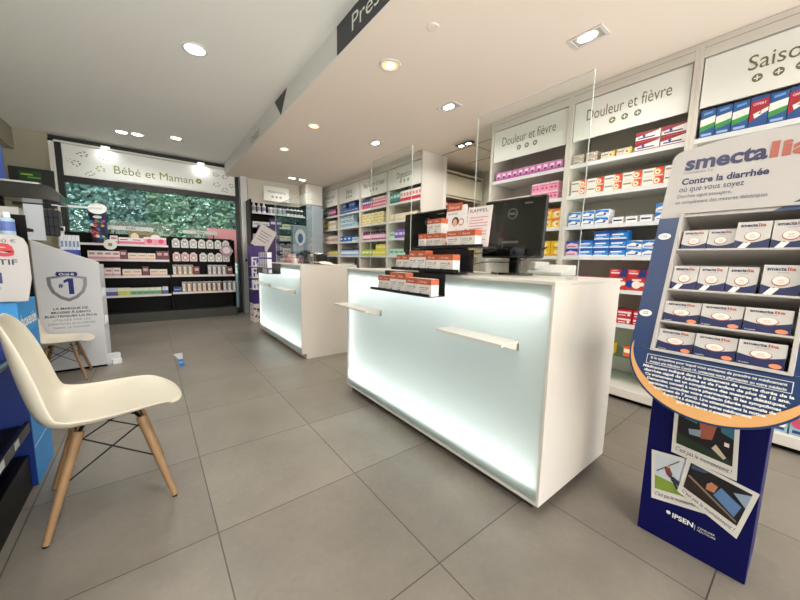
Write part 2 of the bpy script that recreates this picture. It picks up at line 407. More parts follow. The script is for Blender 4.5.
cabinet(.64, -.18, 'Saison', .26, 'white shelf bay signed Saison, behind the blue promotional stand', tx=-.045)
X1 = CX+.03

B = 'boxes'
# R2 : big blue bay (y 1.46 -> .64)
far = {}
d_grey = design('p_grey_target', .085, .12, .04, '#c9c2b4', [('b',0,.2,'#a79f93'),('c',.75,.55,.34,'#b98a72'),('c',.75,.55,.2,'#f4efe6'),('r',.08,.4,.5,.6,'#7d7467')])
y = row(d_grey, 'R', 1.42, X1, 1.905, 2, 'flat grey and tan box, two-high stacks at left end of the blue bay top shelf', stack=2, gap=.02)
d_yel = design('p_cream_yellow', .10, .12, .055, '#d8d2bf', [('r',.75,0,1,1,'#e8c23c'),('c',.72,.5,.33,'#f6f1dc'),('c',.72,.5,.2,'#b88a3a'),('r',.08,.55,.5,.7,'#8d8a7e')])
y = row(d_yel, 'R', y-.01, X1, 1.905, 2, 'cream box with a yellow end, single row on the blue bay top shelf', gap=.012)
d_rwb = design('p_white_red_wave', .15, .14, .07, '#f2f1ee', [('r',0,0,1,.18,'#a42433'),('p',[(.05,.55),(.45,.7),(.95,.9),(.95,1),(0,1),(0,.6)],'#9c2538'),('r',.1,.3,.8,.42,'#26357c'),('c',.35,.55,.13,'#3d4a9c')])
row(d_rwb, 'R', y-.01, X1, 1.905, 2, 'white box with a dark red wave, stacked at right of the blue bay top shelf', stack=2, gap=.008)
d_tgt = design('p_white_red_target', .125, .12, .062, '#ece9e2', [('r',.62,.15,1,1,'#dd3f36'),('c',.72,.5,.38,'#f09a3c'),('c',.72,.5,.28,'#fdf3e6'),('c',.72,.5,.13,'#e0562f'),('r',.06,.55,.5,.72,'#8c8c88'),('r',.06,.0,1,.1,'#e9dccf')])
row(d_tgt, 'R', 1.42, X1, 1.645, 6, 'white box with a red corner and round target, two-high row on one shelf', stack=2, gap=.006)
d_blw = design('p_white_blue_swoosh', .098, .12, .06, '#f3f6fa', [('b',0,.12,'#c5d6ee'),('p',[(0,.45),(.4,.75),(1,.5),(1,.9),(0,1)],'#2b7fd6'),('r',.1,.2,.7,.3,'#1f3f96'),('c',.72,.4,.16,'#29459f')])
y = row(d_blw, 'R', 1.42, X1, 1.385, 3, 'white and sky blue box, left two-high block on the third shelf', stack=2, gap=.012)
d_sm = design('p_small_white_navy', .075, .1, .05, '#eef0f2', [('r',.1,.35,.9,.6,'#2f3f6a'),('b',.9,1,'#d8dde4')])
y = row(d_sm, 'R', y-.02, X1, 1.385, 3, 'small low white box with navy line, single row between taller blue stacks', gap=.018)
row(d_blw, 'R', y-.0, X1, 1.385, 3, 'white and sky blue box, stepped stack at right of the third shelf beside the display', stacks=[2, 3, 3], gap=.008)
d_blu = design('p_blue_swoosh', .115, .12, .068, '#2f86d8', [('r',0,0,1,.15,'#e8eef6'),('p',[(0,.4),(.5,.75),(1,.7),(1,1),(0,1)],'#1c52a8'),('r',.1,.45,.8,.6,'#f4f8fc'),('r',.15,.22,.6,.3,'#bfe0f5')])
d_pkb = design('p_pink_blue', .10, .12, .066, '#e9c6dc', [('p',[(0,.5),(.4,.75),(1,.55),(1,1),(0,1)],'#2c4aa6'),('r',.1,.2,.8,.32,'#a33d6b')])
y = row(d_pkb, 'R', 1.42, X1, 1.125, 1, 'pinkish white and blue box, two stacked at left end of the fourth shelf', stack=2)
y = row(d_blu, 'R', y-.002, X1, 1.125, 3, 'bright blue box with white lettering band, three-high stacks on the fourth shelf', stacks=[2, 3, 3], gap=.006)
y = row(d_blw, 'R', y-.0, X1, 1.125, 2, 'white and sky blue box, two-high pair in the middle of the fourth shelf', stack=2, gap=.006)
row(d_blu, 'R', y-.002, X1, 1.125, 2, 'bright blue box with white lettering band, two-high stacks next to the display', stack=2, gap=.006)
d_redl = design('p_low_red', .085, .1, .045, '#c8263a', [('r',.1,.5,.9,.8,'#f2dada'),('r',.1,.1,.5,.3,'#f6f0f0')])
y = row(d_redl, 'R', 1.42, X1, .86, 4, 'low red and white box seen just over the counter end', gap=.006, stack=2)
d_redb = design('p_red_blue', .12, .12, .06, '#c22b33', [('p',[(.55,0),(1,.0),(1,1),(.7,1)],'#2a2f74'),('r',.08,.4,.6,.6,'#f0d9da'),('r',.1,.75,.5,.85,'#e8b7b9')])
d_redw = design('p_red_white_burst', .12, .12, .10, '#b8352e', [('c',.2,.5,.3,'#27378f'),('c',.55,.45,.3,'#f6e8e0'),('r',.3,.75,.8,.88,'#f7dfd6'),('c',.85,.5,.16,'#f2e9e0')])
y2 = row(d_redw, 'R', y-.005, X1, .86, 3, 'red box with blue disc and white burst, lower row between counter and display', gap=.004)
row(d_redb, 'R', y-.005, X1, .86+.102, 3, 'dark red and navy box lying on the row of red burst boxes', gap=.004)
d_redd = design('p_dark_red', .10, .12, .055, '#b52433', [('r',.05,.5,.95,.75,'#f0e3e3'),('r',.1,.15,.6,.3,'#e9c4c8'),('c',.8,.3,.18,'#f4eeee')])
row(d_redd, 'R', 1.40, X1, .59, 6, 'dark red and white box, two-high row low down between counter and display', stack=2, gap=.008)
d_y2 = design('p_yellow_small', .05, .08, .085, '#e6c12b', [('r',.1,.5,.9,.8,'#f5e9a8')])
row(d_y2, 'R', 1.22, X1, .33, 3, 'small yellow box on the low glass shelf beside the counter end', gap=.05)
d_o2 = design('p_orange_small', .06, .08, .075, '#e0662f', [('r',.1,.4,.9,.8,'#f3ece0')])
row(d_o2, 'R', .90, X1, .33, 2, 'small orange and white box on the low glass shelf beside the display', gap=.06)

# R1 : pink bay (y 2.28 -> 1.46)
d_mag = design('p_magenta', .058, .10, .085, '#e08ccb', [('b',0,.3,'#c45aa8'),('r',.2,.5,.8,.8,'#f6e3f1'),('c',.5,.4,.14,'#4a2a63')])
row(d_mag, 'R', 2.215, X1, 1.905, 11, 'small magenta and mauve box in the top row of the pink bay', gap=.006)
d_wp = design('p_white_pink', .13, .12, .07, '#f4dbe4', [('b',0,.25,'#e88fb6'),('r',.1,.45,.9,.6,'#d55f93')])
y = row(d_wp, 'R', 2.22, X1, 1.645, 3, 'low whitish box with pink base, left part of the pink bay second shelf', gap=.008)
d_pk = design('p_pink_dots', .082, .12, .08, '#f3a3c6', [('b',.85,1,'#f7d3e2'),('c',.28,.4,.15,'#d63f86'),('c',.72,.4,.15,'#d63f86'),('r',.1,.68,.9,.76,'#c63a7c')])
row(d_pk, 'R', y-.01, X1, 1.645, 3, 'pink box with round dots, two-high stack on the pink bay second shelf', stack=2, gap=.006)
d_yo = design('p_yellow_orange', .085, .12, .085, '#f2cf5a', [('c',.5,.42,.3,'#f7ecd0'),('p',[(0,.6),(1,.9),(1,1),(0,1)],'#e2703a'),('c',.6,.4,.15,'#e07a2c')])
row(d_yo, 'R', 2.21, X1, 1.385, 8, 'yellow box with orange corner, two-high row beside the computer screen', stack=2, gap=.006)
d_yg = design('p_gold', .10, .12, .07, '#e6b422', [('c',.5,.5,.3,'#f6e39a'),('r',.1,.1,.9,.2,'#b9801c')])
row(d_yg, 'R', 2.21, X1, 1.125, 7, 'golden yellow box, lower row beside the computer screen', stack=2, gap=.008)

# R3 : Saison bay (y .64 -> -.18)
d_sh = design('p_shampoo_blue', .072, .05, .178, '#2d5a9a', [('p',[(0,.25),(.5,.3),(1,.38),(1,.75),(0,.68)],'#f0f3ee'),('p',[(0,.25),(.5,.3),(1,.38),(1,.52),(0,.42)],'#3f9a4c'),('p',[(.2,.82),(.8,.86),(.8,.93),(.2,.9)],'#6ea6e0'),('r',.15,.08,.85,.16,'#9cc4ee')])
y = row(d_sh, 'R', .60, X1, 1.905, 3, 'blue, white and green upright pack, three together left on the Saison shelf', gap=.004)
d_shr = design('p_shampoo_red', .076, .05, .182, '#2d5596', [('p',[(0,.2),(1,.5),(1,.9),(0,.85)],'#a9283a'),('p',[(.3,.3),(1,.48),(1,.6),(.2,.45)],'#f0efea'),('t','OFFERT',.14,.72,.07,.72,'#f6e9ea'),('t','2',.45,.42,.14,.22,'#a9283a')])
y = row(d_shr, 'R', y, X1, 1.905, 1, 'blue pack with a red offer flash, left one of the two on the Saison shelf')
y = row(d_sh, 'R', y, X1, 1.905, 1, 'blue, white and green pack standing between the two red-flashed packs')
y = row(d_shr, 'R', y, X1, 1.905, 1, 'blue pack with a red offer flash, right one of the two on the Saison shelf')
d_pg = design('p_pale_green', .11, .1, .09, '#cfdcc8', [('r',.1,.4,.7,.7,'#88a385'),('b',0,.2,'#b3c9ac')])
row(d_pg, 'R', .60, X1, 1.645, 6, 'pale green box just above the top of the blue promotional stand')
d_tq = design('p_turquoise', .10, .1, .12, '#4aa7b8', [('r',.1,.4,.9,.7,'#d8eef0')])
d_brn = design('p_beige_red', .09, .06, .16, '#d6c9b0', [('b',0,.3,'#a3382e'),('r',.15,.45,.85,.8,'#8c5a4a')])
row(d_brn, 'R', y-.03, X1, 1.905, 2, 'beige and red upright pack at the right picture edge on the Saison shelf')
for z, dz, lb in ((1.385, d_blw, 'white and sky blue box behind the promotional stand on the Saison third shelf'), (.86, d_redb, 'dark red and navy box behind the promotional stand in the Saison bay')):
    row(dz, 'R', .60, X1, z, 6, lb, gap=.01)
d_mix = design('p_multicolour', .11, .09, .12, '#8fb0c8', [('c',.3,.6,.25,'#c04a66'),('c',.7,.4,.22,'#f1f1ee'),('r',.1,.1,.9,.25,'#2d3f6a')])
row(d_mix, 'R', .60, CX-.06, .10, 6, 'colourful pack on the floor-level ledge behind the promotional stand', gap=.008)

# left bays
NAME = 'remedy_box'
def items(ya, z, specs):
    y = ya-.035
    for dz, n, lb, kw in specs:
        y = row(dz, 'R', y, X1, z, n, lb, **kw)-.006
d_teal = design('p_teal', .08, .1, .15, '#3c8f8c', [('r',.1,.5,.9,.8,'#cfe6e2'),('b',0,.2,'#27524f')])
d_mrn = design('p_maroon', .08, .1, .14, '#8c3d5a', [('r',.1,.4,.9,.7,'#e3c4d2')])
d_crm = design('p_cream', .11, .12, .17, '#ece6cf', [('r',.15,.5,.85,.75,'#b9b08a'),('b',0,.12,'#d6cda4')])
d_lgr = design('p_lime', .11, .1, .1, '#b9d13f', [('r',.1,.4,.9,.7,'#f3f6dc'),('b',0,.15,'#6f9a2c')])
d_lye = design('p_lemon', .09, .1, .09, '#e8e04e', [('r',.1,.4,.9,.7,'#fbf8cf')])
d_wbt = bottle('p_white_bottle', .028, .14, '#f0eee8', '#e8e4da', '#d9a9a0')
d_bbx = design('p_blue_label', .15, .12, .075, '#bfe0ea', [('b',0,.15,'#e9f3f6'),('r',.08,.3,.92,.8,'#3a86b8'),('r',.15,.45,.8,.65,'#dff0f6')])
d_nav = design('p_navy', .11, .1, .09, '#2b4c8c', [('r',.1,.4,.9,.6,'#9fb8de')])
d_roy = design('p_royal', .14, .1, .10, '#2467c0', [('r',.1,.4,.6,.7,'#f0f5fb')])
d_blt = bottle('p_blue_bottle', .028, .13, '#7fb2de', '#34447c', '#f0eef4')
d_pkw = design('p_pink_tall', .062, .08, .16, '#e86a8a', [('b',.55,1,'#f6d9e0'),('r',.15,.2,.85,.35,'#fbeef1'),('r',.2,.65,.8,.8,'#c22f5c')])
d_nvp = design('p_navy_pink_tall', .062, .08, .155, '#38407e', [('b',0,.4,'#d64c78'),('r',.15,.55,.85,.75,'#e6e2f0')])
d_lyc = design('p_pale_yellow', .12, .12, .09, '#f2eab8', [('b',0,.25,'#e3d27c'),('r',.1,.5,.8,.65,'#b7a55a')])
d_pur = bottle('p_purple_bottle', .03, .14, '#c4398c', '#2c2458', '#f2e3ee')
d_pub = design('p_violet', .10, .1, .12, '#7d57b8', [('r',.1,.4,.9,.7,'#e6dcf4')])
d_pch = design('p_peach', .12, .12, .10, '#eedfc8', [('b',0,.3,'#e2c6a2')])
d_low = design('p_low_violet', .15, .1, .045, '#7a4f8c', [('r',.1,.4,.9,.7,'#e9dff0')])
d_mint = design('p_mint', .12, .1, .1, '#bfe3d6', [('r',.1,.4,.9,.7,'#5fae9c')])
d_bag = design('p_white_red_pack', .064, .08, .15, '#f4f2ee', [('b',.0,.35,'#d22d45'),('r',.15,.5,.85,.8,'#e58a98')])
fa = 'of the bay nearest the window'
items(6.6, 1.905, [(d_teal, 3, 'teal upright pack on top shelf '+fa, {}), (d_mrn, 4, 'maroon pack on top shelf '+fa, {})])
items(6.6, 1.645, [(design('p_olive', .12, .12, .17, '#b9ab4a', [('r',.15,.4,.85,.8,'#e9e2b0')]), 2, 'olive yellow box on second shelf '+fa, {}), (d_crm, 3, 'tall cream box on second shelf '+fa, {})])
items(6.6, 1.385, [(d_wbt, 9, 'small white bottle on third shelf '+fa, dict(cat='bottle', name='bottle', gap=.012))])
items(6.6, 1.125, [(d_wp, 2, 'whitish pink-based box on fourth shelf '+fa, {}), (d_lye, 4, 'lemon yellow box on fourth shelf '+fa, {})])
items(6.6, .86, [(d_nav, 5, 'navy box on a low shelf '+fa, {})])
fb = 'of the second bay from the window'
items(5.825, 1.905, [(d_nav, 6, 'navy box on top shelf '+fb, dict(stacks=[1, 2, 1, 2, 2, 1]))])
items(5.825, 1.645, [(d_bbx, 4, 'pale blue labelled box, three-high stacks '+fb, dict(stacks=[3, 3, 3, 1], gap=.008))])
items(5.825, 1.385, [(d_roy, 3, 'royal blue box with white panel '+fb, dict(gap=.012)), (d_bbx, 1, 'single pale blue box beside royal blue ones '+fb, {})])
items(5.825, 1.125, [(d_blt, 9, 'blue bottle with dark cap '+fb, dict(cat='bottle', name='bottle', gap=.018))])
items(5.825, .86, [(d_wbt, 6, 'white bottle low in the cabinet '+fb, dict(cat='bottle', name='bottle', gap=.03))])
fc = 'of the third bay from the window'
items(5.005, 1.905, [(d_nvp, 5, 'navy and pink upright pack on top shelf '+fc, {}), (d_pkw, 6, 'pink and white upright pack on top shelf '+fc, {})])
items(5.005, 1.645, [(d_lyc, 5, 'pale yellow box, two-high row '+fc, dict(stack=2, gap=.012))])
items(5.005, 1.385, [(d_pur, 9, 'magenta bottle with dark cap '+fc, dict(cat='bottle', name='bottle', gap=.016))])
items(5.005, 1.125, [(d_lgr, 3, 'lime green box '+fc, {}), (d_lye, 4, 'lemon yellow box next to lime green ones '+fc, dict(stacks=[1, 2, 2, 2]))])
items(5.005, .86, [(d_low, 4, 'low violet box '+fc, {})])
fd = 'of the bay beside the passage'
items(4.18, 1.905, [(d_teal, 3, 'teal upright pack on top shelf '+fd, {}), (d_bag, 7, 'white and red upright pack on top shelf '+fd, {})])
items(4.18, 1.645, [(d_pch, 5, 'peach cream box '+fd, dict(gap=.012))])
items(4.18, 1.385, [(d_mint, 1, 'single mint box left of the violet ones '+fd, {}), (d_pub, 5, 'violet box '+fd, {})])
items(4.18, 1.125, [(d_mint, 5, 'mint green box, fourth shelf '+fd, {})])

NAME = 'storage_pack'
# end cabinet perpendicular at the back wall
t = thing('corner_cabinet', 'plain white cabinet in the far corner between black shelving and the cabinet wall', 'cabinet', (2.672, 6.30, 0))
MB().box(-.17, 0, 0, .17, .34, 2.10, mat('pale_blue_door', '#a9b7c4', .2)).build('door', t, bevel=.002)
MB().box(-.17, 0, 2.11, .17, .34, 2.50, WHITE).build('upper_box', t, bevel=.002)

# passage : storage cabinet behind
t = thing('storage_cabinet', 'cream storage cabinet at the back of the passage with red packs', 'cabinet', (3.90, 3.50, 0))
for sg in (-1, 1): MB().box(sg*.46, 0, 0, sg*.44, .4, 2.36, CREAM).build('side_panel', t)
MB().box(-.439, .385, 0, .439, .4, 2.36, CREAM).build('back_panel', t)
MB().box(-.439, .0, 2.04, .439, .02, 2.335, CREAM).build('door', t, bevel=.002)
MB().box(-.46, -.02, 2.361, .46, .4, 2.385, CREAM).build('top_board', t)
for z in (1.15, 1.40, 1.62, 1.80, 2.03): MB().box(-.439, .02, z-.018, .439, .384, z, CREAM).build('shelf', t)
d_rp = design('p_red_pack_small', .07, .1, .07, '#8c2430', [('r',.1,.3,.9,.7,'#d8bcbf'),('b',.85,1,'#5e1620')])
row(d_rp, 'B', 3.47, 3.53, 1.80, 11, 'small dark red pack on the upper shelf at the back of the passage', stack=2, gap=.005)
row(d_rp, 'B', 3.47, 3.53, 1.62, 11, 'small dark red pack on the middle shelf at the back of the passage', stack=2, gap=.005)
row(d_yg, 'B', 3.47, 3.53, 1.40, 7, 'golden box on a narrow shelf at the back of the passage', gap=.012)
row(d_yo, 'B', 3.47, 3.53, 1.15, 9, 'yellow orange box lowest at the back of the passage', stack=2, gap=.008)

# ------------------------------------------------------------------ counters
def counter(y0, y1, label):
    """body from y0 (near) to y1 (far), front plane at x=1.21"""
    X, W, H, zb = 1.21, .65, .991, .055; L = y1-y0
    t = thing('service_counter', label, 'counter', (X, y0, 0))
    MB().box(.05, .0 if y0 > 2 else .05, .0, W-(0 if y0 > 2 else .05), L, zb, WHITE if y0 > 2 else DGREY).build('plinth', t)  # near counter's plinth coloured dark for the shade beneath the body
    MB().box(0, 0, H-.014, W, L, H, WHITE).build('countertop', t, bevel=.0015)
    for a, b_ in ((0, .014), (L-.014, L)): MB().box(0, a, zb+.0005, W, b_, H-.0145, WHITE).build('side_panel', t, bevel=.0015)
    MB().box(0, .0145, zb+.0005, W, L-.0145, zb+.014, WHITE).build('bottom_panel', t)
    MB().box(.015, .0225, zb+.0225, .149, L-.0225, zb+.055, mat('light_box_back', '#dfe3e2', .7)).box(.015, .0225, H-.045, .149, L-.0225, H-.0145, mat('light_box_back')).build('light_box_ledge', t)
    MB().box(.15, .0225, zb+.0225, .165, L-.0225, H-.0285, mat('light_box_back')).build('light_box_back', t)
    MB().box(W-.02, .0225, zb+.0225, W-.001, L-.0225, H-.0285, WHITE).build('rear_panel', t)
    MB().box(.002, .0145, zb+.0145, .010, L-.0145, H-.0145, frost_mat()).build('frosted_glass', t)
    # edge lights inside the light box (real LED strips)
    led = mat('led_strip', '#ffffff', .5, emit=('#f4fffb', 4))
    z1, z2 = zb+.062, H-.052
    for nm, bx in (('bottom', (.05,.03,zb+.0555,.07,L-.03,z1)), ('top', (.05,.03,z2,.07,L-.03,H-.0455))):
        MB().box(*bx, led).build('led_strip', t)
    def al(loc, rot, sx, sy, e):
        d = bpy.data.lights.new('counter_led', 'AREA'); d.shape = 'RECTANGLE'; d.size = sx; d.size_y = sy; d.energy = e; d.color = (1, .985, 1)
        o = bpy.data.objects.new('counter_led', d); C.objects.link(o); o.location = (X+loc[0], y0+loc[1], loc[2]); o.rotation_euler = rot
    al((.05, L/2, z1+.004), (PI, 0, 0), .05, L-.08, LEDP*L)
    al((.05, L/2, z2-.004), (0, 0, 0), .05, L-.08, LEDP*.75*L)
    al((.05, L-.034, .52), (-PI/2, 0, 0), .05, .8, LEDP*.35)
    return t
LEDP = 4.6
c1 = counter(.605, 2.243, 'large white service counter with a glowing frosted front, nearest')
c2 = counter(3.218, 4.845, 'smaller-looking white service counter farther back with glowing front')
def ledge(ya, yb, z, c):
    X = 1.21-.0005
    mb = MB().box(-.125, -(ya-yb)/2, .0, 0, (ya-yb)/2, .012, WHITE).box(-.012, -(ya-yb)/2, -.03, 0, (ya-yb)/2, -.0005, WHITE)
    for sg in (-1, 1): 
        e = sg*(ya-yb)/2
        mb.add([(0, e, 0), (-.10, e, 0), (0, e, -.032), (0, e-sg*.004, 0), (-.10, e-sg*.004, 0), (0, e-sg*.004, -.032)], [(0,1,2),(5,4,3),(0,2,5,3),(1,0,3,4),(2,1,4,5)], WHITE)
    mb.build('bag_ledge', c, loc=(-.0005, (ya+yb)/2-c.location.y, z))
ledge(2.215, 1.763, .715, c1)
ledge(1.115, .74, .722, c1)
ledge(4.72, 4.28, .715, c2)
ledge(3.80, 3.36, .715, c2)

# acrylic screens
def screen(ya, yb, zt, label, X=1.42, z0=.992):
    t = thing('protective_screen', label, 'screen', (X, (ya+yb)/2, z0)); w = (ya-yb)/2; h = zt-z0
    MB().box(-.002, -w+.003, 0, .002, w-.003, h-.003, CLEAR).build('clear_sheet', t)
    MB().box(-.002, -w, 0, .002, -w+.002, h, EDGE).box(-.002, w-.002, 0, .002, w, h, EDGE).box(-.002, -w+.002, h-.002, .002, w-.003, h, EDGE).build('polished_edge', t)
    for sg in (-1, 1): MB().box(-.05, sg*(w-.02)-.006, 0, -.003, sg*(w-.02)+.006, .012, CLEAR).build('foot', t)
screen(1.19, .62, 1.815, 'tall clear acrylic screen at the right end of the large counter')
screen(2.235, 1.73, 1.815, 'tall clear acrylic screen at the left end of the large counter')
screen(4.70, 3.40, 1.78, 'wide clear acrylic screen standing on the farther counter')

# monitors
def monitor(x, y, w, h, zb, rz, tilt, label):
    t = thing('computer_monitor', label, 'monitor', (x, y, .992), rz)
    MB().slab([(-.09+.18*.5*(1-math.cos(a))*0, 0) for a in (0,)] if 0 else [(.12*math.cos(a), .09*math.sin(a)) for a in [2*PI*k/24 for k in range(24)]], 0, .012, BLACKP).build('base', t, bevel=.003)
    MB().box(-.03, .02, .012, .03, .045, zb-.992+h*.45, BLACKP).build('stand', t, bevel=.004)
    T = Matrix.Translation((0, 0, zb-.992)) @ Matrix.Rotation(-tilt, 4, 'X')
    MB(T).box(-w/2, -.035, 0, w/2, .0, h, BLACKP).build('screen_housing', t, bevel=.012)
    l = MB(T); l.disc(0, h*.74, .028, -.0362, STEEL, n=28, r0=.0245); l.text('DELL', 0, h*.74-.006, -.0362, .012, STEEL, w=.038, align='C', bold=.02); l.build('maker_logo', t)
    MB(T).box(w*.18, -.0362, h*.88, w*.3, -.0358, h*.9, STEEL).build('badge', t)
    v = MB(T)
    for k in range(9): v.box(-.05+k*.011, -.0362, h*.25, -.043+k*.011, -.0358, h*.29, STEEL)
    v.build('vent_slots', t)
    MB(T).box(-w/2+.012, .0002, .018, w/2-.012, .002, h-.012, mat('dark_screen', '#101418', .1)).build('display_panel', t)
monitor(1.60, 1.055, .36, .325, 1.08, RR+.08, .05, 'black monitor seen from behind, on the right half of the large counter')
monitor(1.66, 1.80, .55, .30, 1.12, RR, .05, 'black monitor seen from behind, half hidden by the stepped stand of boxes')

# stepped product stand
t = thing('stepped_stand', 'black three-tier stepped stand holding orange and white boxes', 'stand', (1.12, 1.38, .885))
ST = mat('black_stand', '#17171a', .3)
tiers = [(1.065, .880, 1.15, 1.675), (1.18, 1.003, 1.07, 1.62), (1.29, 1.13, 1.02, 1.56)]
MT = Matrix.Translation((-1.12, -1.38, -.885))
for i, (x, z, ya, yb) in enumerate(tiers):
    mb = MB(MT).box(x, ya, z, x+.112, yb, z+.004, ST).box(x, ya, z+.0045, x+.004, yb, z+.016, ST).box(x+.1085, ya, z+.0045, x+.112, yb, z+(.115 if i < 2 else .02), ST)
    mb.build('tier', t)
MB(MT).box(1.30, 1.2, .992, 1.40, 1.5, 1.129, ST).build('support_block', t)
def ob(key, w, h, d=.05):
    return design(key, w, d, h, '#e6e3df', [('b',.66,1,'#c0603f'),('r',.1,.45,.55,.5,'#9a9690'),('r',.1,.34,.7,.38,'#b9b5b0'),('r',.62,.4,.8,.55,'#cfa79a'),('r',.1,.06,.28,.15,'#2f3c7c'),('t','CURASEPT' if 0 else 'Oral care',.12,.76,.12,.55,'#f7e3dc'),('r',.1,.22,.5,.25,'#a8a4a0')], top='#dedad6')
o1, o2, o3 = ob('p_ob_small', .058, .083), ob('p_ob_tall', .069, .106), ob('p_ob_wide', .096, .084)
def tierboxes(x, z, y, lab):
    y = row(o1, 'R', y, x, z, 2, 'small orange-topped white box, left pair on the '+lab, name='product_box', gap=.003)
    y = row(o2, 'R', y-.006, x-.004, z, 2, 'taller orange-topped box, middle pair on the '+lab, name='product_box', gap=.004)
    return row(o3, 'R', y-.006, x-.008, z, 2, 'wide orange-topped box, right pair on the '+lab, name='product_box', gap=.003)
tierboxes(1.085, .8845, 1.62, 'lowest tier of the black stepped stand')
tierboxes(1.198, 1.0075, 1.59, 'middle tier of the black stepped stand')
# top tier: two layers and printed cards
y = row(o1, 'R', 1.53, 1.32, 1.1345, 1, 'small orange-banded box at the left end of the top tier', name='product_box')
y = row(o1, 'R', y-.004, 1.33, 1.1345, 2, 'orange-banded box in the two-high block on the top tier', name='product_box', stack=2)
row(o3, 'R', 1.27, 1.30, 1.1345, 2, 'wide orange-banded box at the right of the top tier', name='product_box')
ct = thing('promotional_card', 'orange and white card with a portrait on the top tier of the black stand', 'card', (1.365, 1.30, 1.138), RR)
Mc = Matrix.Rotation(-.12, 4, 'X'); OR = K('#c45a3a')
MB(Mc).prism([(-.065,0),(.10,0),(.10,.06),(.085,.235),(-.065,.235)], 0, .003, K('#eeeae6')).build('card', ct)
l = MB(Mc); e = -.0008
l.add([(-.065,e,.205),(.05,e,.205),(.05,e,.25),(-.065,e,.25)], [(0,1,2,3)], OR); l.text('Oral care', -.05, .218, e*2, .016, SIGNW, w=.08)
l.add([(-.065,e,0),(.10,e,0),(.10,e,.10),(.03,e,.07),(-.065,e,.02)], [(0,1,2,3,4)], OR)
l.text('ALLERGIE', -.05, .185, e*2, .010, K('#334'.replace('#334', '#33384a')), w=.07)
l.disc(.01, .145, .026, e*1.2, K('#3a2622')); l.disc(.008, .138, .017, e*1.6, K('#d7a68c'), rz=.022); l.disc(.055, .14, .02, e*1.5, K('#c94a4a')); l.disc(.055, .14, .015, e*2, K('#f4e8e4'))
l.text('MAL DE GORGE', -.055, .03, e*2, .012, SIGNW, w=.13); l.build('print', ct)
ct = thing('notice_sheet', 'pale pink printed notice in a clear holder right of the orange card', 'notice', (1.385, 1.145, 1.138), RR)
MB(Mc).prism([(-.075,0),(.085,0),(.085,.215),(-.075,.215)], 0, .002, K('#efe3e2')).build('sheet', ct)
l = MB(Mc); l.text('RAPPEL', -.06, .185, -.001, .018, K('#555a68'), w=.12)
for k in range(9): l.add([(-.055,-.001,.155-k*.015),(.065-.03*(k % 3 == 1),-.001,.155-k*.015),(.065-.03*(k % 3 == 1),-.001,.160-k*.015),(-.055,-.001,.160-k*.015)], [(0,1,2,3)], K('#d59a9c'))
l.build('print', ct)
# cables, phone, tray on the counter
def cable(pts, label, m=BLACKP, r=.003):
    # smooth curve through points
    P = [Vector(p) for p in pts]; out = []
    for i in range(len(P)-1):
        a, b, c, d = P[max(i-1, 0)], P[i], P[i+1], P[min(i+2, len(P)-1)]
        for k in range(6):
            s_ = k/6; out.append(.5*((2*b)+(-a+c)*s_+(2*a-5*b+4*c-d)*s_*s_+(-a+3*b-3*c+d)*s_**3))
    out.append(P[-1]); o = P[0].copy(); mb = MB(); mb.path([p-o for p in out], r, m, 6)
    tag(mb.build('cable', loc=o), label, 'cable')
cable([(1.58,1.07,1.18),(1.55,1.15,1.12),(1.50,1.32,1.10),(1.50,1.50,1.06),(1.52,1.62,1.0)], 'black cable looping left from behind the right monitor')
cable([(1.60,.86,1.14),(1.56,.92,1.09),(1.54,1.02,1.06),(1.52,1.2,1.055),(1.50,1.42,1.0)], 'black cable drooping across the foot of the right monitor')
cable([(1.50,1.52,.995),(1.46,1.35,.996),(1.48,1.2,.996),(1.56,1.12,.996)], 'pale cable lying on the countertop left of the monitor foot', WHITE)
ph = thing('desk_phone', 'light grey desk phone on the countertop right of the monitor foot', 'phone', (1.78, .93, .992), RR)
MB().add([(-.11,-.05,0),(.09,-.05,0),(.09,.12,0),(-.11,.12,0),(-.11,-.05,.02),(.09,-.05,.02),(.09,.12,.06),(-.11,.12,.06)], [(0,3,2,1),(4,5,6,7),(0,1,5,4),(1,2,6,5),(2,3,7,6),(3,0,4,7)], K('#d9d8d4')).build('body', ph, bevel=.005)
MB().box(-.105, -.04, .03, -.065, .12, .075, K('#c9c8c4')).build('handset', ph, bevel=.008)

# things on the farther counter
NAME = 'product_box'
TR = MB(Matrix.Translation((1.13-1.21, 4.06-3.218, .87)))
TR.box(-.07, -.24, 0, .07, .24, .006, ST).box(-.07, -.24, .0065, -.066, .24, .07, ST).box(.066, -.24, .0065, .07, .24, .12, ST)
TR = TR.build('counter_tray', c2)
MB(Matrix.Translation((1.13-1.21, 4.06-3.218, .87))).box(-.072, -.20, .012, -.0705, -.02, .062, K('#c9c4bb')).build('label_card', TR)
d_purp = design('p_purple_white', .07, .05, .12, '#eeecf2', [('b',.35,.5,'#4a3c9a'),('r',.3,.0,.55,1,'#5b4fae'),('c',.5,.75,.12,'#3c3286')])
row(d_purp, 'R', 4.28, 1.08, .877, 5, 'white and violet patterned box in the black tray of the farther counter', name='product_box', stack=2)
tm = thing('card_terminal', 'black screen terminal standing on the farther counter', 'terminal', (1.50, 3.98, .992), RR)
MB().box(-.10, 0, .0, .10, .12, .02, BLACKP).build('base', tm, bevel=.004)
MB(Matrix.Rotation(-.15, 4, 'X')).box(-.14, .02, .02, .14, .05, .17, BLACKP).build('screen_housing', tm, bevel=.006)
tm = thing('receipt_printer', 'dark boxy receipt printer on the farther counter', 'printer', (1.52, 3.68, .992), RR)
MB().box(-.08, 0, 0, .08, .16, .13, BLACKP).build('body', tm, bevel=.01); MB().box(-.04, -.001, .09, .04, .0, .12, WHITE).build('paper_slot', tm)
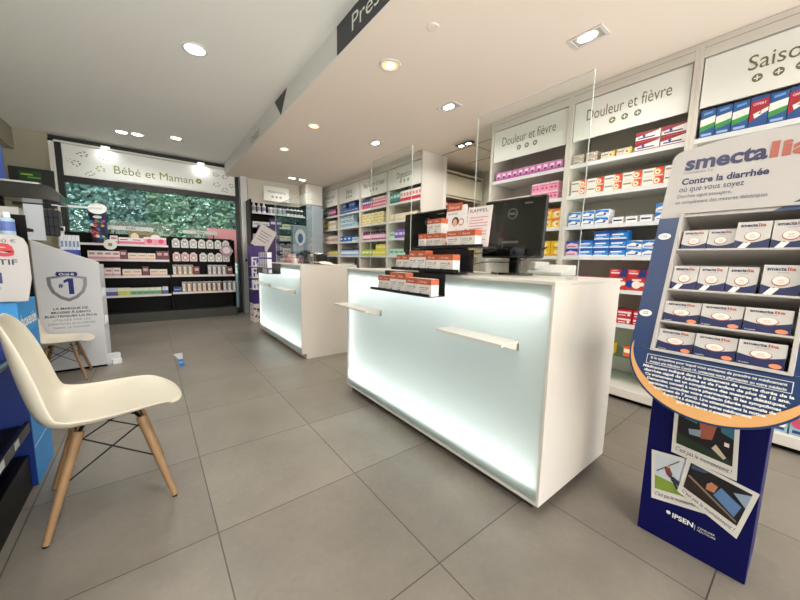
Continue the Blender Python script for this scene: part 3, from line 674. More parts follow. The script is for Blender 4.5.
d_prs = design('p_rose', .11, .1, .06, '#cf8f98', [('b',.6,1,'#e6c8c8'),('r',.1,.2,.8,.4,'#8c3a52')])
row(d_prs, 'R', 4.62, 1.45, .992, 4, 'rose pink box, two-high row on the farther counter', stacks=[1, 2, 2, 1])
hp = thing('hand_gel_pump', 'small white pump bottle on the farther counter', 'bottle', (1.30, 3.62, .992))
MB().lathe([(0,0),(.024,.001),(.024,.05),(.012,.06),(.012,.07)], WHITE).build('bottle_body', hp); MB().tube((0,0,.07),(0,0,.085),.005,.005,WHITE).tube((.0,0,.085),(-.035,0,.08),.005,.004,WHITE).build('pump_head', hp)
cr = MB(); rnd = random.Random(5)
g_ = [[(i*.04-.16, j*.035-.07, .004+.03*max(0, 1-((i-4)/4.5)**2)*rnd.uniform(.5, 1.2)) for j in range(5)] for i in range(9)]
for i in range(8):
    for j in range(4): cr.add([g_[i][j], g_[i+1][j], g_[i+1][j+1], g_[i][j+1]], [(0,1,2,3)], K('#d9c9bf'), True)
tag(cr.build('crumpled_paper', loc=(1.52, 3.42, .993), rz=RR), 'crumpled beige paper lying near the right end of the farther counter', 'paper')

# ------------------------------------------------------------------ veterinary shelving at back
t = thing('black_shelving', 'tall black shelving against the back wall right of the window post', 'shelving', (1.98, 6.28, 0))
for x in (-.50, .50): MB().box(x-.012, 0, 0, x+.012, .37, 2.08, BLACK).build('side_panel', t)
MB().box(-.487, .355, 0, .487, .37, 2.08, BLACK).build('back_panel', t)
NAME = 'pet_care_pack'
VZ = (1.86, 1.62, 1.40, 1.16, .93, .70, .46, .22)
for z in VZ:
    sh = MB().box(-.487, .0, z-.02, .487, .354, z, BLACK).build('shelf', t)
    MB().box(-.487, -.006, z-.025, .487, -.0005, z+.004, mat('price_strip', '#dfe2e6', .3)).build('price_strip', sh)
sg = thing('department_sign', 'small white sign lettered Vétérinaire on the back wall above black shelving', 'sign', (2.03, 6.60, 2.14))
MB().box(-.24, 0, 0, .24, .012, .27, SIGNW).build('panel', sg); l = MB(); l.text('Vétérinaire', 0, .15, -.001, .05, OLIVE, w=.34, align='C'); plus_marks(None, sg, 0, .08, -.001, .022, 3, .075, OLIVE); l.build('lettering', sg)
d_wb2 = bottle('p_white_pump', .033, .17, '#eceaf0', '#e8e8ee', '#8a8fa8')
d_bw = bottle('p_dark_label', .03, .16, '#f0f0f0', '#202028', '#23232c')
d_wjar = lathe_design('p_jar', [(0,0),(.038,.002),(.038,.09),(.04,.09),(.04,.115)], [K('#dfe0e6'), K('#aeb2c4'), K('#f0f0f4'), K('#f0f0f4')])
x = row(d_wb2, 'B', 1.51, 6.31, 1.86, 3, 'white pump bottle at the left of the top black shelf', 'bottle', 'bottle', gap=.02)
x = row(d_wjar, 'B', x+.02, 6.31, 1.86, 4, 'white jar in the middle of the top black shelf', 'jar', 'jar')
x = row(d_bw, 'B', x, 6.31, 1.86, 5, 'white bottle with black label and cap on the top black shelf', 'bottle', 'bottle', gap=.006)
d_vbx = design('p_white_low', .14, .12, .08, '#e2e2e6', [('r',.1,.3,.9,.6,'#9aa7b8')])
d_ypl = design('p_pale_green_low', .14, .12, .07, '#dfe6c4', [('r',.1,.3,.9,.6,'#8fa06a')])
d_vio = design('p_violet_dark', .11, .1, .15, '#3c2466', [('r',.15,.35,.85,.65,'#d8cfe8')])
for i, z in enumerate(VZ[1:]):
    zz = {0:'second', 1:'third', 2:'fourth', 3:'fifth', 4:'sixth', 5:'seventh', 6:'lowest'}[i]
    x = row(d_vbx, 'B', 1.51, 6.31, z, 2, 'whitish low box at left of the %s black shelf' % zz, stack=1, gap=.008)
    x = row([d_vio, d_purp, d_vio, d_purp, d_vio, d_purp, d_vio][i], 'B', x, 6.31, z, 2, 'violet toned pack in the middle of the %s black shelf' % zz)
    row([d_ypl, d_ypl, d_vbx, d_pch, d_vbx, d_vbx, d_vbx][i], 'B', x, 6.31, z, 3, 'pale box at right of the %s black shelf' % zz, gap=.006)
bd = thing('tall_banner_display', 'tall violet cardboard display with tilted white card before the black shelving', 'display', (1.66, 6.12, 0))
VI = K('#3a2366')
MB().box(-.10, 0, .001, .26, .10, 1.62, VI).build('body', bd, bevel=.002)
Mt = Matrix.Translation((-.02, -.02, 1.40)) @ Matrix.Rotation(.5, 4, 'Y')
MB(Mt).box(-.15, 0, -.20, .15, .004, .20, K('#d9d3d6')).build('white_card', bd)
l = MB(Mt)
for k in range(4): l.box(-.10, -.001, .08-k*.05, .10-.03*(k % 2), -.0005, .095-k*.05, K('#8d7c92'))
l.build('card_print', bd)
d_pat = design('p_violet_white_pattern', .12, .08, .15, '#ecebf4', [('r',.1,.1,.3,.5,'#4a3a9e'),('r',.5,.3,.8,.9,'#5546ac'),('c',.3,.75,.14,'#4a3a9e'),('c',.75,.15,.1,'#4a3a9e')])
dis = thing('violet_floor_stand', 'violet and white cardboard floor stand left of the farther counter end', 'display', (1.43, 5.55, 0))
d_ = MB().box(-.13, 0, 0.001, .13, .26, .30, K('#efe6e4'))
for k in range(26): d_.disc(random.uniform(-.12, .12), random.uniform(.03, .28), random.uniform(.01, .018), -.0006-.00003*k, K('#3b2340'), n=7)
for k in range(20):
    yy, zz = random.uniform(.01, .25), random.uniform(.03, .28); r = .014
    d_.add([(-.1306, yy-r, zz), (-.1306, yy, zz-r), (-.1306, yy+r, zz), (-.1306, yy, zz+r)], [(0,1,2,3)], K('#3b2340'))
d_.build('spotted_base', dis)
MB().box(-.12, .02, .301, .12, .25, .52, K('#3a1f6e')).build('lower_body', dis)
for k, z in enumerate((.53, .72, .90)):
    MB().box(-.13, .0, z, .13, .25, z+.012, K('#c9c4dc')).build('shelf', dis)
MB().box(-.13, .235, .545, .13, .25, 1.25, K('#3a1f6e')).build('back_card', dis)
for z, lb in ((.542, 'lower'), (.732, 'middle'), (.912, 'top')):
    row(d_pat, 'B', 1.305, 5.57, z, 2, 'violet and white patterned box on the %s shelf of the violet floor stand' % lb, name='product_box', gap=.004)
bp = thing('blue_display', 'blue and white upright display on the far side of the shelving end', 'display', (2.28, 6.05, 0))
MB().box(-.14, 0, .001, .14, .12, 1.66, K('#8fa3b8')).build('body', bp, bevel=.002)
l = MB(); l.disc(0, 1.45, .10, -.001, K('#e8eaee'), rz=.15); l.disc(0, 1.43, .05, -.0016, K('#3a5c9c'), rz=.09); l.add([(-.14,-.001,.9),(.14,-.001,.9),(.14,-.001,1.2),(-.14,-.001,1.12)], [(0,1,2,3)], K('#2f5d9c')); l.build('print', bp)

# ------------------------------------------------------------------ baby gondola in front of the window
gd = thing('window_gondola', 'low black shelving unit with baby products in front of the window', 'shelving', (.2, 6.46, 0))
GX0, GX1, GM = -1.12, 1.03, .065
def G(): return MB(Matrix())
G().box(GX0, 0, 0, GX1, .30, .15, mat('gondola_base', '#3b3d3b', .5)).build('base', gd, bevel=.002)
G().box(GX0, .27, .151, GX1, .285, 1.375, BLACK).build('back_panel', gd)
for x in (GX0+.01, GM, GX1-.01): G().box(x-.008, .03, .151, x+.008, .269, 1.35, BLACK).build('upright', gd)
PS = mat('price_strip_pinkish', '#e6dde2', .3)
LZ = (1.215, .985, .735, .435); RZ = (.74, .455)
for z in LZ:
    sh = G().box(GX0+.02, .0, z-.018, GM-.009, .268, z, BLACK).build('shelf', gd); G().box(GX0+.02, -.008, z-.028, GM-.009, -.0005, z+.004, PS).build('price_strip', sh)
for z in RZ:
    sh = G().box(GM+.009, .0, z-.018, GX1-.02, .268, z, BLACK).build('shelf', gd); G().box(GM+.009, -.008, z-.028, GX1-.02, -.0005, z+.004, PS).build('price_strip', sh)
for z in (1.33, 1.105): G().box(GM+.009, .235, z, GX1-.02, .268, z+.018, BLACK).build('hook_rail', gd)
for x0, x1 in ((-.68, -.12), (.28, .80)):
    s_ = thing('header_strip', 'white strip sign lettered BEBE above the %s half of the baby shelving' % ('left' if x0 < 0 else 'right'), 'sign', ((x0+x1)/2+.2, 6.725, 1.376))
    MB().box(-(x1-x0)/2, 0, .062, (x1-x0)/2, .01, .125, K('#d9dcd8')).build('panel', s_)
    for q in (-.2, .2): MB().box(q-.006, .002, 0, q+.006, .008, .061, BLACK).build('bracket', s_)
    l = MB(); l.text('BEBE', 0, .078, -.001, .03, K('#4a4c4a'), w=.12, align='C'); l.build('lettering', s_)
YG = 6.475
NAME = 'baby_care_pack'
d_gpk = design('g_pink', .15, .12, .10, '#f7f0f1', [('b',0,.45,'#ee7fa0'),('r',.1,.6,.7,.75,'#c94a72')])
d_gpw = design('g_pink_wave', .14, .12, .12, '#f6a9bf', [('b',.75,1,'#faeef0'),('c',.5,.5,.3,'#e8557f')])
d_gwh = design('g_white_pink', .085, .1, .12, '#f1eeec', [('b',0,.3,'#e59aac'),('r',.15,.55,.85,.8,'#c98a96')])
d_gcr = design('g_cream', .11, .1, .10, '#f3ead8', [('b',0,.25,'#ecb7b7'),('r',.15,.5,.85,.7,'#d6b27a')])
d_gmr = design('g_maroon', .08, .1, .14, '#7c4450', [('r',.15,.5,.85,.8,'#d8b6bb')])
d_ggr = design('g_green', .075, .1, .11, '#8fc29a', [('b',.6,1,'#eef4ec'),('r',.1,.2,.9,.4,'#4f8f5e')])
d_gye = design('g_yellowgreen', .07, .1, .115, '#cfdc6a', [('b',.6,1,'#f2f4e0')])
d_gnv = design('g_violetblue', .075, .1, .12, '#5a5f9c', [('b',.5,1,'#d9dcee')])
g0 = -.90
x = row(d_gwh, 'B', -.445, YG, 1.215, 1, 'white and pink pack left on the top baby shelf near the white badge')
x = row(d_gpk, 'B', x+.01, YG, 1.215, 2, 'long white box with pink base on the top baby shelf')
cdp = thing('baby_photo_card', 'printed cardboard topper with a baby face and oval badge on the top baby shelf', 'card', (-.03, 6.612, 1.216))
MB().prism([(-.20,0),(.22,0),(.22,.10),(.19,.18),(.05,.20),(-.20,.22)], 0, .004, K('#7c7a4e')).build('card', cdp)
l = MB(); l.disc(-.03, .10, .055, -.001, K('#d9b29a'), rz=.07); l.disc(-.03, .13, .05, -.0014, K('#6a4a3a'), rz=.035); l.disc(.13, .13, .06, -.001, K('#eef0ee'), rz=.04); l.disc(-.13, .12, .05, -.001, K('#e0cbb0'), rz=.06); l.build('print', cdp)
row(d_gpw, 'B', -.07+.02, YG, 1.215, 2, 'pink rounded-print box at the right end of the top baby shelf', gap=.004)
x = row(d_gwh, 'B', -.70, YG, .985, 4, 'white and pink pack left on the second baby shelf')
x = row(d_gmr, 'B', x, YG, .985, 1, 'maroon pack left of the cream ones on the second baby shelf')
x = row(d_gcr, 'B', x+.01, YG, .985, 3, 'cream and pink box on the second baby shelf')
x = row(d_gmr, 'B', x+.01, YG, .985, 2, 'maroon pack at right end of the second baby shelf')
x = row(d_gwh, 'B', -.62, YG, .735, 3, 'white and pink pack left on the third baby shelf', gap=.004)
x = row(d_gcr, 'B', x+.02, YG, .735, 2, 'cream box in the middle of the third baby shelf')
x = row(d_gmr, 'B', x+.01, YG, .735, 1, 'single maroon pack on the third baby shelf')
x = row(d_gcr, 'B', x+.01, YG, .735, 2, 'cream box at right end of the third baby shelf')
x = row(d_gnv, 'B', -.64, YG, .435, 3, 'violet blue and white pack left on the lowest left baby shelf')
x = row(d_gye, 'B', x, YG, .435, 2, 'yellow green pack on the lowest left baby shelf')
x = row(d_ggr, 'B', x, YG, .435, 5, 'green and white pack on the lowest left baby shelf')
row(d_gnv, 'B', x+.01, YG, .435, 1, 'violet blue pack at right end of the lowest left baby shelf')
# hanging pouches on hooks
def pouch_design(key, col, dark):
    mb = MB(); w, h = .105, .15
    pts = [(-.05,0),(.05,0),(.0525,.02),(.0525,.115),(.03,.135),(.02,.15),(-.02,.15),(-.03,.135),(-.0525,.115),(-.0525,.02)]
    mb.prism(pts, 0, .03, K(col)); mb.disc(0, .06, .034, -.0006, K(dark)); mb.disc(0, .06, .025, -.001, K('#eef0f0')); mb.add([(-.03,-.0006,.1),(.03,-.0006,.1),(.03,-.0006,.112),(-.03,-.0006,.112)], [(0,1,2,3)], K(dark))
    mb.box(-.004, .03, .138, .004, .144, .144, STEEL)
    _d[key] = (mb.mesh(key), w, .05, h); return _d[key]
pw = pouch_design('g_pouch_white', '#e3e2e2', '#8b8a92'); pp = pouch_design('g_pouch_pink', '#ecd0d2', '#b0687a')
row(pw, 'B', .31, 6.55, 1.19, 7, 'white round-printed pouch hanging in the top row of the baby shelving', 'pouch', 'hanging_pouch', gap=.018)
row(pp, 'B', .31, 6.55, .965, 3, 'pinkish pouch hanging at left of the second row', 'pouch', 'hanging_pouch', gap=.014)
row(pw, 'B', .69, 6.55, .965, 4, 'white pouch hanging at right of the second row', 'pouch', 'hanging_pouch', gap=.014)
bdg = MB().prism([(.10*math.cos(a)*(1+.12*math.cos(6*a)), .10*math.sin(a)) for a in [2*PI*k/30 for k in range(30)]], 0, .004, K('#b59aa4')); bdg.disc(0, .01, .06, -.001, K('#e9e2e4'))
tag(bdg.build('round_badge', loc=(1.10, 6.50, 1.16)), 'round greyish pink badge card hanging over the upper right pouches', 'badge')
def tallpack(key, col, accent):
    return design(key, .062, .08, .165, '#eceae6', [('r',.6,.1,1,.85,accent),('r',.1,.86,.9,.95,'#2f3a5c'),('b',0,.08,col),('r',.12,.3,.45,.7,'#d9d6d0')])
tps = [tallpack('g_t1', '#c9a24a', '#a9785a'), tallpack('g_t2', '#c9a24a', '#7c2f36'), tallpack('g_t3', '#b0a9b9', '#6b6f86')]
x = row(tps[0], 'B', .30, YG, .74, 4, 'white tall pack, left group on the upper right baby shelf', gap=.01, name='product_box')
x = row(d_gmr, 'B', x, YG, .74, 1, 'maroon pack beside the gap on the upper right baby shelf')
x = row(tps[2], 'B', .80, YG, .74, 4, 'white tall pack, right group after the gap on the upper right baby shelf', gap=.012, name='product_box')
row(d_gmr, 'B', x, YG, .74, 1, 'maroon pack at the far right end of the upper right baby shelf')
x = row(d_nav, 'B', .29, YG, .455, 1, 'navy box at left end of the lowest right baby shelf')
x = row(tps[0], 'B', x+.01, YG, .455, 4, 'white and tan tall pack on the lowest right baby shelf', gap=.012, name='product_box')
x = row(tps[1], 'B', x, YG, .455, 4, 'white and dark red tall pack on the lowest right baby shelf', gap=.012, name='product_box')
row(tps[2], 'B', x+.02, YG, .455, 3, 'white and grey tall pack at right of the lowest right baby shelf', gap=.012, name='product_box')

NAME = 'carton'
# cone display on the gondola left
cn = thing('tube_display', 'colourful cylindrical display with slanted white top and round badge', 'display', (-.56, 6.57, 1.2195))
# cylinder with slanted top
n = 20; v = []
for k in range(n):
    a = 2*PI*k/n; v.append((.09*math.cos(a), .09*math.sin(a), .0))
for k in range(n):
    a = 2*PI*k/n; v.append((.10*math.cos(a), .10*math.sin(a), .50+.09*math.sin(a)))
m_ = MB().add(v, [(k, (k+1) % n, (k+1) % n+n, k+n) for k in range(n)], K('#2c2f52'), True); m_.build('tube', cn)
MB().add([(p[0]*1.05, p[1]*1.05, p[2]+.002) for p in v[n:]], [tuple(range(n))], K('#f0efec')).build('slanted_top', cn)
l = MB(); rnd = random.Random(9)
for k in range(34):
    l.disc(rnd.uniform(-.07, .07), rnd.uniform(.03, .32), rnd.uniform(.012, .024), -.102-.0003*k, K(rnd.choice(['#c94a52','#3f8f5a','#3c6cc0','#e8e4e0','#d99a4a','#2c2f52'])), n=7)
l.disc(.0, .37, .05, -.103, K('#e8e8ea'), rz=.02); l.build('print', cn)
tag(MB().prism([(.075*math.cos(2*PI*k/24), .075*math.sin(2*PI*k/24)) for k in range(24)], 0, .004, K('#f2f1ee')).disc(0, 0, .025, -.0008, K('#8a8c6a')).build('round_shelf_badge', loc=(-.44, 6.38, 1.20)), 'round white badge with small leaf print on the left top baby shelf edge', 'badge')

# ------------------------------------------------------------------ toothbrush display
ob_ = thing('toothbrush_display', 'white cardboard display with silver shield and number 1 beside the far chair', 'display', (-.575, 4.05, 0))
CW = mat('white_card', '#d2d3d7', .45)
w = .205
MB().prism([(-w,.02),(w,.02),(w,.985),(-w,1.165)], 0, .035, CW).box(-w, .0355, .02, w, .38, .96, CW).build('body', ob_, bevel=.003)
MB().box(-w+.01, .01, .001, w-.01, .36, .019, BLACK).build('foot', ob_)
SIL = mat('silver_print', '#9a9ca2', .3, .4); NV = K('#27307c')
def shield(s_): return [(x*s_, z*s_) for x, z in [(-.135,.075),(-.07,.088),(0,.11),(.07,.088),(.135,.075),(.132,.0),(.11,-.07),(.06,-.125),(0,-.155),(-.06,-.125),(-.11,-.07),(-.132,0)]]
l = MB(Matrix.Translation((-.01, 0, .78)) @ Matrix.Diagonal((.94, 1, .94, 1)))
l.add([(x, -.0012, z) for x, z in shield(1)], [tuple(range(12))], SIL); l.add([(x, -.0018, z) for x, z in shield(.80)], [tuple(range(12))], K('#c9cbd2')); l.add([(x, -.0024, z) for x, z in shield(.76)], [tuple(range(12))], CW)
l.add([(x, -.003, z) for x, z in [(-.065,.085),(.065,.085),(.075,.105),(.065,.125),(-.065,.125),(-.075,.105)]], [tuple(range(6))], NV)
l.text('Oral-B', 0, .093, -.0036, .022, SIGNW, w=.10, align='C', bold=.02)
l.add([(x, -.003, z) for x, z in [(.005,-.085),(.04,-.085),(.04,.065),(.005,.065),(-.025,.045),(-.025,.02),(.005,.035)]], [(0,1,2,3,6),(3,4,5,6)], NV); l.text('#', -.045, -.02, -.003, .04, NV, w=.03, bold=.02, align='C')
l.build('shield_emblem', ob_)
l = MB(Matrix.Translation((-.005, 0, 0))); TX = K('#33363f')
for k, tx in enumerate(['LA MARQUE DE', 'BROSSES À DENTS', 'ÉLECTRIQUES LA PLUS', 'UTILISÉE PAR LES', 'DENTISTES EUX-MÊMES', 'DANS LE MONDE*']):
    l.text(tx, 0, .565-k*.034, -.001, .018, TX if k < 3 else K('#7a7c84'), w=[.22,.25,.33,.24,.30,.24][k], bold=.02 if k < 3 else 0, align='C')
l.build('lettering', ob_)
for k, z in enumerate((.66, .40)):
    MB().add([(w+.001, .02, z), (w+.022, .04, z+.02), (w+.022, .10, z+.07), (w+.001, .12, z+.09)], [(0,1,2,3),(3,2,1,0)], CW).build('side_flap', ob_)
# content at its top: slot pack, mesh tray, blue tray
MB().box(-w-.02, .02, 1.166, -w+.09, .045, 1.46, K('#d6dbe2')).build('header_panel', ob_)
mt = thing('wire_basket', 'black wire basket of packs above the toothbrush display', 'basket', (-.70, 4.12, 1.21))
for k in range(7): MB().box(-.09+k*.03-.0015, 0, 0, -.09+k*.03+.0015, .004, .24, BLACK).build('wire', mt)
for k in range(4): MB().box(-.092, .004, k*.078, .092, .007, k*.078+.005, BLACK).build('cross_wire', mt)
MB().box(-.092, .01, .0, .092, .12, .22, K('#30343c')).build('pack_fill', mt)
tag(MB().box(-.16, 0, 0, .16, .02, .018, K('#c9d2d4')).build('white_bar', loc=(-.48, 4.10, 1.465)), 'pale horizontal bar sticking out above the wire basket', 'bar')
tag(MB().box(-.06, 0, 0, .06, .10, .07, K('#2a3f9c')).build('blue_tray', loc=(-.56, 4.10, 1.02)), 'small royal blue tray on top of the toothbrush display', 'tray')
d_br = design('brush_pack', .022, .02, .13, '#d9dce2', [('r',.2,.2,.8,.6,'#6a86b0')])
row(d_br, 'B', -.615, 4.13, 1.091, 5, 'slim upright brush pack standing in the blue tray', 'toothbrush pack', 'brush_pack', gap=.003)
tl = MB().box(-.03, 0, 0, .03, .03, .02, WHITE).box(-.022, .005, .02, .012, .025, .16, WHITE).box(-.03, .005, .13, .02, .022, .17, WHITE)
tag(tl.build('white_toothbrush_handle', loc=(-.60, 4.14, 1.125)), 'white electric toothbrush pack beside the wire basket', 'toothbrush')
tag(MB().box(-.05, 0, 0, .05, .06, .10, CW).box(-.02, -.02, .0, .05, -.001, .05, K('#e8e8ea')).build('leaflet_pile', loc=(-.325, 4.10, 0.001), rz=.4), 'white crumpled leaflet holder at the foot of the toothbrush display', 'leaflets')

# black stand behind with canopy
bs = thing('black_display_stand', 'black display stand with rounded canopy behind the far chair', 'display', (-.90, 3.10, 0))
pr = [(-.5,1.40),(.40,1.40),(.46,1.39),(.46,1.44),(.42,1.485),(.36,1.50),(-.5,1.50)]
MB().prism(pr, 0, .25, BLACKP).build('canopy', bs, bevel=.003)
MB().box(-.5, -.002, 1.493, .37, .0, 1.503, STEEL).build('canopy_edge', bs)
MB().box(-.5, .24, .02, .16, .26, 1.399, BLACK).build('back_panel', bs)
MB().box(-.5, 0, 0, .14, .25, .12, BLACK).build('base', bs)
for z in (1.22, .9, .6): MB().box(-.5, .0, z-.02, (.28 if z > 1.2 else .14), .239, z, BLACK).build('shelf', bs)
d_wg = design('w_grey_dots', .15, .1, .12, '#d6d6d8', [('c',.3,.6,.05,'#88888c'),('c',.7,.6,.05,'#88888c'),('b',0,.1,'#b9b9bd')])
row(d_wg, 'B', -1.09, 3.12, 1.22, 3, 'light grey box under the canopy of the black display stand')
tag(MB().box(-.1, 0, 0, .1, .12, .22, K('#1f49b0')).text('Sensodyne' if 0 else 'ultra', 0, .10, -.001, .03, K('#c9d6f2'), w=.12, align='C').build('blue_carton', loc=(-.80, 3.14, 1.504)), 'royal blue carton standing on the black canopy at the left edge', 'carton')
pb = thing('green_poster', 'dark framed poster with green print on the concrete back wall', 'poster', (-1.19, 6.70, 1.70))
MB().box(-.22, 0, 0, .20, .06, .50, mat('poster_frame', '#15211f', .4)).build('frame', pb)
MB().box(-.13, -.002, .03, .08, -.0005, .46, K('#1d4a22')).build('green_field', pb)
l = MB()
for z, a, b_, c_ in ((.40, -.11, 0, '#9ac04a'), (.365, -.05, .07, '#6aa03a'), (.22, -.11, .06, '#b9d84a'), (.10, -.06, .04, '#7cb03a')): l.box(a, -.004, z, b_, -.003, z+.02, K(c_))
l.disc(.05, .29, .02, -.004, K('#dfe8dc')); l.build('print', pb)

# left gondola (black) with blue display at its end
lg = thing('black_gondola', 'low black shelving at the lower left corner beside the near chair', 'shelving', (-.48, 1.5, 0))
MB().box(-.45, -.6, 0, 0, .575, .16, BLACK).build('base', lg, bevel=.003)
sh = MB().box(-.45, -.6, .285, .0, .575, .30, BLACK).build('shelf', lg)
MB().box(.0005, -.6, .27, .014, .575, .315, mat('black_price_rail', '#131316', .25)).build('price_rail', sh)
for k in range(5): MB().box(.0142, .40-.17*k-.03, .278, .0152, .40-.17*k+.02, .308, K('#cfd2d4')).build('price_tag', sh)
sh2 = MB().box(-.45, -.6, .595, -.0, .575, .605, clear_mat('grey_glass', '#9db2ba')).build('glass_shelf', lg)
MB().tube((.0, -.6, .612), (.0, .575, .612), .011, .011, mat('glass_rail', '#7e939c', .15, .3)).build('front_rail', sh2)
MB().box(-.47, -.6, .0, -.452, .575, 1.5, BLACK).build('back_panel', lg)
bd2 = thing('blue_mouthwash_display', 'blue cardboard display with white header card lettered de actif, behind near chair', 'display', (-.78, 2.09, 0))
MB().box(-.315, 0, .001, .315, .29, .70, K('#12307e')).build('body', bd2)
MB().box(.3155, 0, .001, .3175, .29, .70, K('#2b86cc')).build('side_sheet', bd2)
MB().box(.318, .0, .18, .3185, .29, .184, K('#dfeaf4')).build('white_stripe', bd2)
MB().box(.10, .005, .701, .3175, .285, .845, K('#2e8ed2')).build('top_box', bd2, bevel=.002)
l = MB(Matrix.Translation((.3185, 0, 0)) @ Matrix.Rotation(PI/2, 4, 'Z')); l.text('hoxeide', .03, .73, 0, .055, SIGNW, w=.23, bold=.02); l.build('lettering', bd2)
MB().box(-.315, .292, .60, .315, .30, 1.24, BLACK).build('back_board', bd2)
hc = MB().prism([(-.315,.856),(.355,.852),(.372,.95),(.372,1.09),(.362,1.118),(.34,1.132),(-.315,1.165)], -.012, -.006, K('#bab6b5')).build('header_card', bd2)
l = MB(); l.text('bioxyde', -.103, 1.045, -.0125, .075, K('#c03038'), w=.435, bold=.03); l.text('1,90 €', .27, 1.10, -.0125, .014, K('#555'+'555'), w=.07); l.text('OXYGÈNE ACTIF', .028, 1.008, -.0125, .022, K('#3a3c44'), w=.31, bold=.02)
l.box(.22, -.0128, .93, .29, -.0124, .975, K('#27305c')); l.disc(.255, .91, .03, -.013, K('#9a9ca0'), rz=.02); l.build('header_lettering', hc)
d_wx = design('white_carton', .14, .1, .10, '#e8e8ea', [('r',.1,.2,.9,.3,'#b9bcc4')])
tag(MB().box(-.45, 0, 0, .33, .24, .02, BLACK).build('black_shelf_board', loc=(-.80, 2.12, 1.11)) and None or bpy.data.objects['black_shelf_board'], 'short black shelf board above the white header card', 'shelf')
row(d_wx, 'B', -.645, 2.14, 1.13, 1, 'white carton on the short black shelf above the header card', name='carton')
tb = bottle('p_lightblue_bottle', .022, .10, '#a9c4d6', '#e8ecf0', '#5a6fae')
row(tb, 'B', -.50, 2.15, 1.13, 1, 'light blue bottle at right end of the short black shelf', 'bottle', 'bottle')

# floor leaflet
lf = MB(); lf.add([(-.045,0,.13),(.03,0,.135),(.03,.01,.07),(.0,.01,.065)], [(0,1,2,3),(3,2,1,0)], K('#e6e2e4')); 
lf.add([(-.01,0,.07),(.03,0,.07),(.042,.02,.0),(.0,.02,.0),(-.01,.004,.07),(.03,.004,.07),(.042,.024,.0),(.0,.024,.0)], [(0,1,2,3),(7,6,5,4),(0,3,7,4),(1,5,6,2)], K('#2f8fe6')); lf.text('gum', .002, .035, .005, .018, SIGNW, w=.028)
tag(lf.build('paper_tag', loc=(.17, 3.66, 0.001)), 'small blue and white paper tag standing alone on the floor tiles', 'tag')

# ------------------------------------------------------------------ chairs
SHELL = mat('cream_shell', '#d2cab8', .28, spec=.5)
WOOD = mat('beech_wood', '#93724f', .5, noise=.18, nscale=14)
ROD = mat('black_rod', '#101010', .35, .5)
def make_chair(loc, label):
    t = thing('shell_chair', label, 'chair', loc)
    prof = [(.266,.412),(.257,.419),(.238,.426),(.20,.430),(.13,.424),(.05,.413),(-.03,.405),(-.10,.404),(-.150,.413),(-.186,.438),(-.208,.485),(-.222,.545),(-.234,.61),(-.244,.68),(-.252,.745),(-.258,.795),(-.261,.82),(-.263,.83)]
    half = [.165,.185,.20,.213,.225,.232,.235,.235,.232,.225,.216,.206,.197,.186,.168,.140,.10,.06]
    cup = [.0,.003,.008,.018,.028,.038,.046,.053,.058,.061,.063,.064,.061,.053,.04,.024,.012,.004]
    n = 17; v = []; N = len(prof)
    for i, (x, z) in enumerate(prof):
        a = Vector(prof[max(i-1, 0)]); b = Vector(prof[min(i+1, N-1)]); d = (b-a).normalized(); nn = Vector((d.y, -d.x))  # points up for the seat, forward for the back
        if nn.y < 0 and i < 8: nn = -nn
        if i >= 8 and nn.x < 0: nn = -nn
        for j in range(n):
            s_ = -1+2*j/(n-1); w_ = half[i]*math.sin(s_*PI/2*.98)/math.sin(PI/2*.98); q = abs(s_)**2.2
            fr_ = max(0, 1-i/6)**1.5*.07*abs(s_)**2.5
            v.append((x+nn.x*cup[i]*q-fr_, w_, z+nn.y*cup[i]*q))
    fs = [(i*n+j, i*n+j+1, (i+1)*n+j+1, (i+1)*n+j) for i in range(N-1) for j in range(n-1)]
    mb = MB().add(v, fs, SHELL, True); o = mb.build('seat_shell', t)
    so = o.modifiers.new('solid', 'SOLIDIFY'); so.thickness = .007; so.offset = 0
    su = o.modifiers.new('sub', 'SUBSURF'); su.levels = 1; su.render_levels = 2
    for sx, fx, tx in ((1, .195, .105), (-1, -.195, -.085)):
        for sg in (-1, 1):
            lg_ = MB().tube((tx, sg*.12, .372), (fx, sg*.20, .006), .0185, .0115, WOOD, 16).build('leg', t)
            MB().tube((fx, sg*.20, .0), (fx, sg*.20, .006), .009, .009, BLACK, 10).build('foot_cap', lg_)
            MB().tube((tx*1.04, sg*.118, .36), (tx*.75, sg*.085, .395), .007, .006, ROD).build('bracket', t)
    def at(sx, sg, z):
        fx, tx = (.195, .105) if sx > 0 else (-.195, -.085); k = (.372-z)/.366
        return Vector((tx+(fx-tx)*k, sg*(.12+.08*k), z))
    for sg in (-1, 1):
        for a, b in ((1, -1), (-1, 1)): MB().tube(at(a, sg, .35), at(b, sg, .19), .0032, .0032, ROD, 8).build('cross_rod', t)
    for sx in (-1, 1):
        for a, b in ((1, -1), (-1, 1)): MB().tube(at(sx, a, .35), at(sx, b, .19), .0032, .0032, ROD, 8).build('cross_rod', t)
    for sx in (-1, 1): MB().tube((.08*sx, -.11, .39), (.08*sx, .11, .39), .005, .005, ROD).build('mount_bar', t)
    return t
ch = make_chair((-.185, 1.825, 0), 'cream shell chair with wooden legs in the left foreground'); ch.rotation_euler[2] = .098
ch2 = copy_tree(ch, (-.63, 3.845, 0), 'smaller cream shell chair with wooden legs, farther back before the white toothbrush display', rz=0); ch2.scale = (.78, .78, .78)   # child-size version

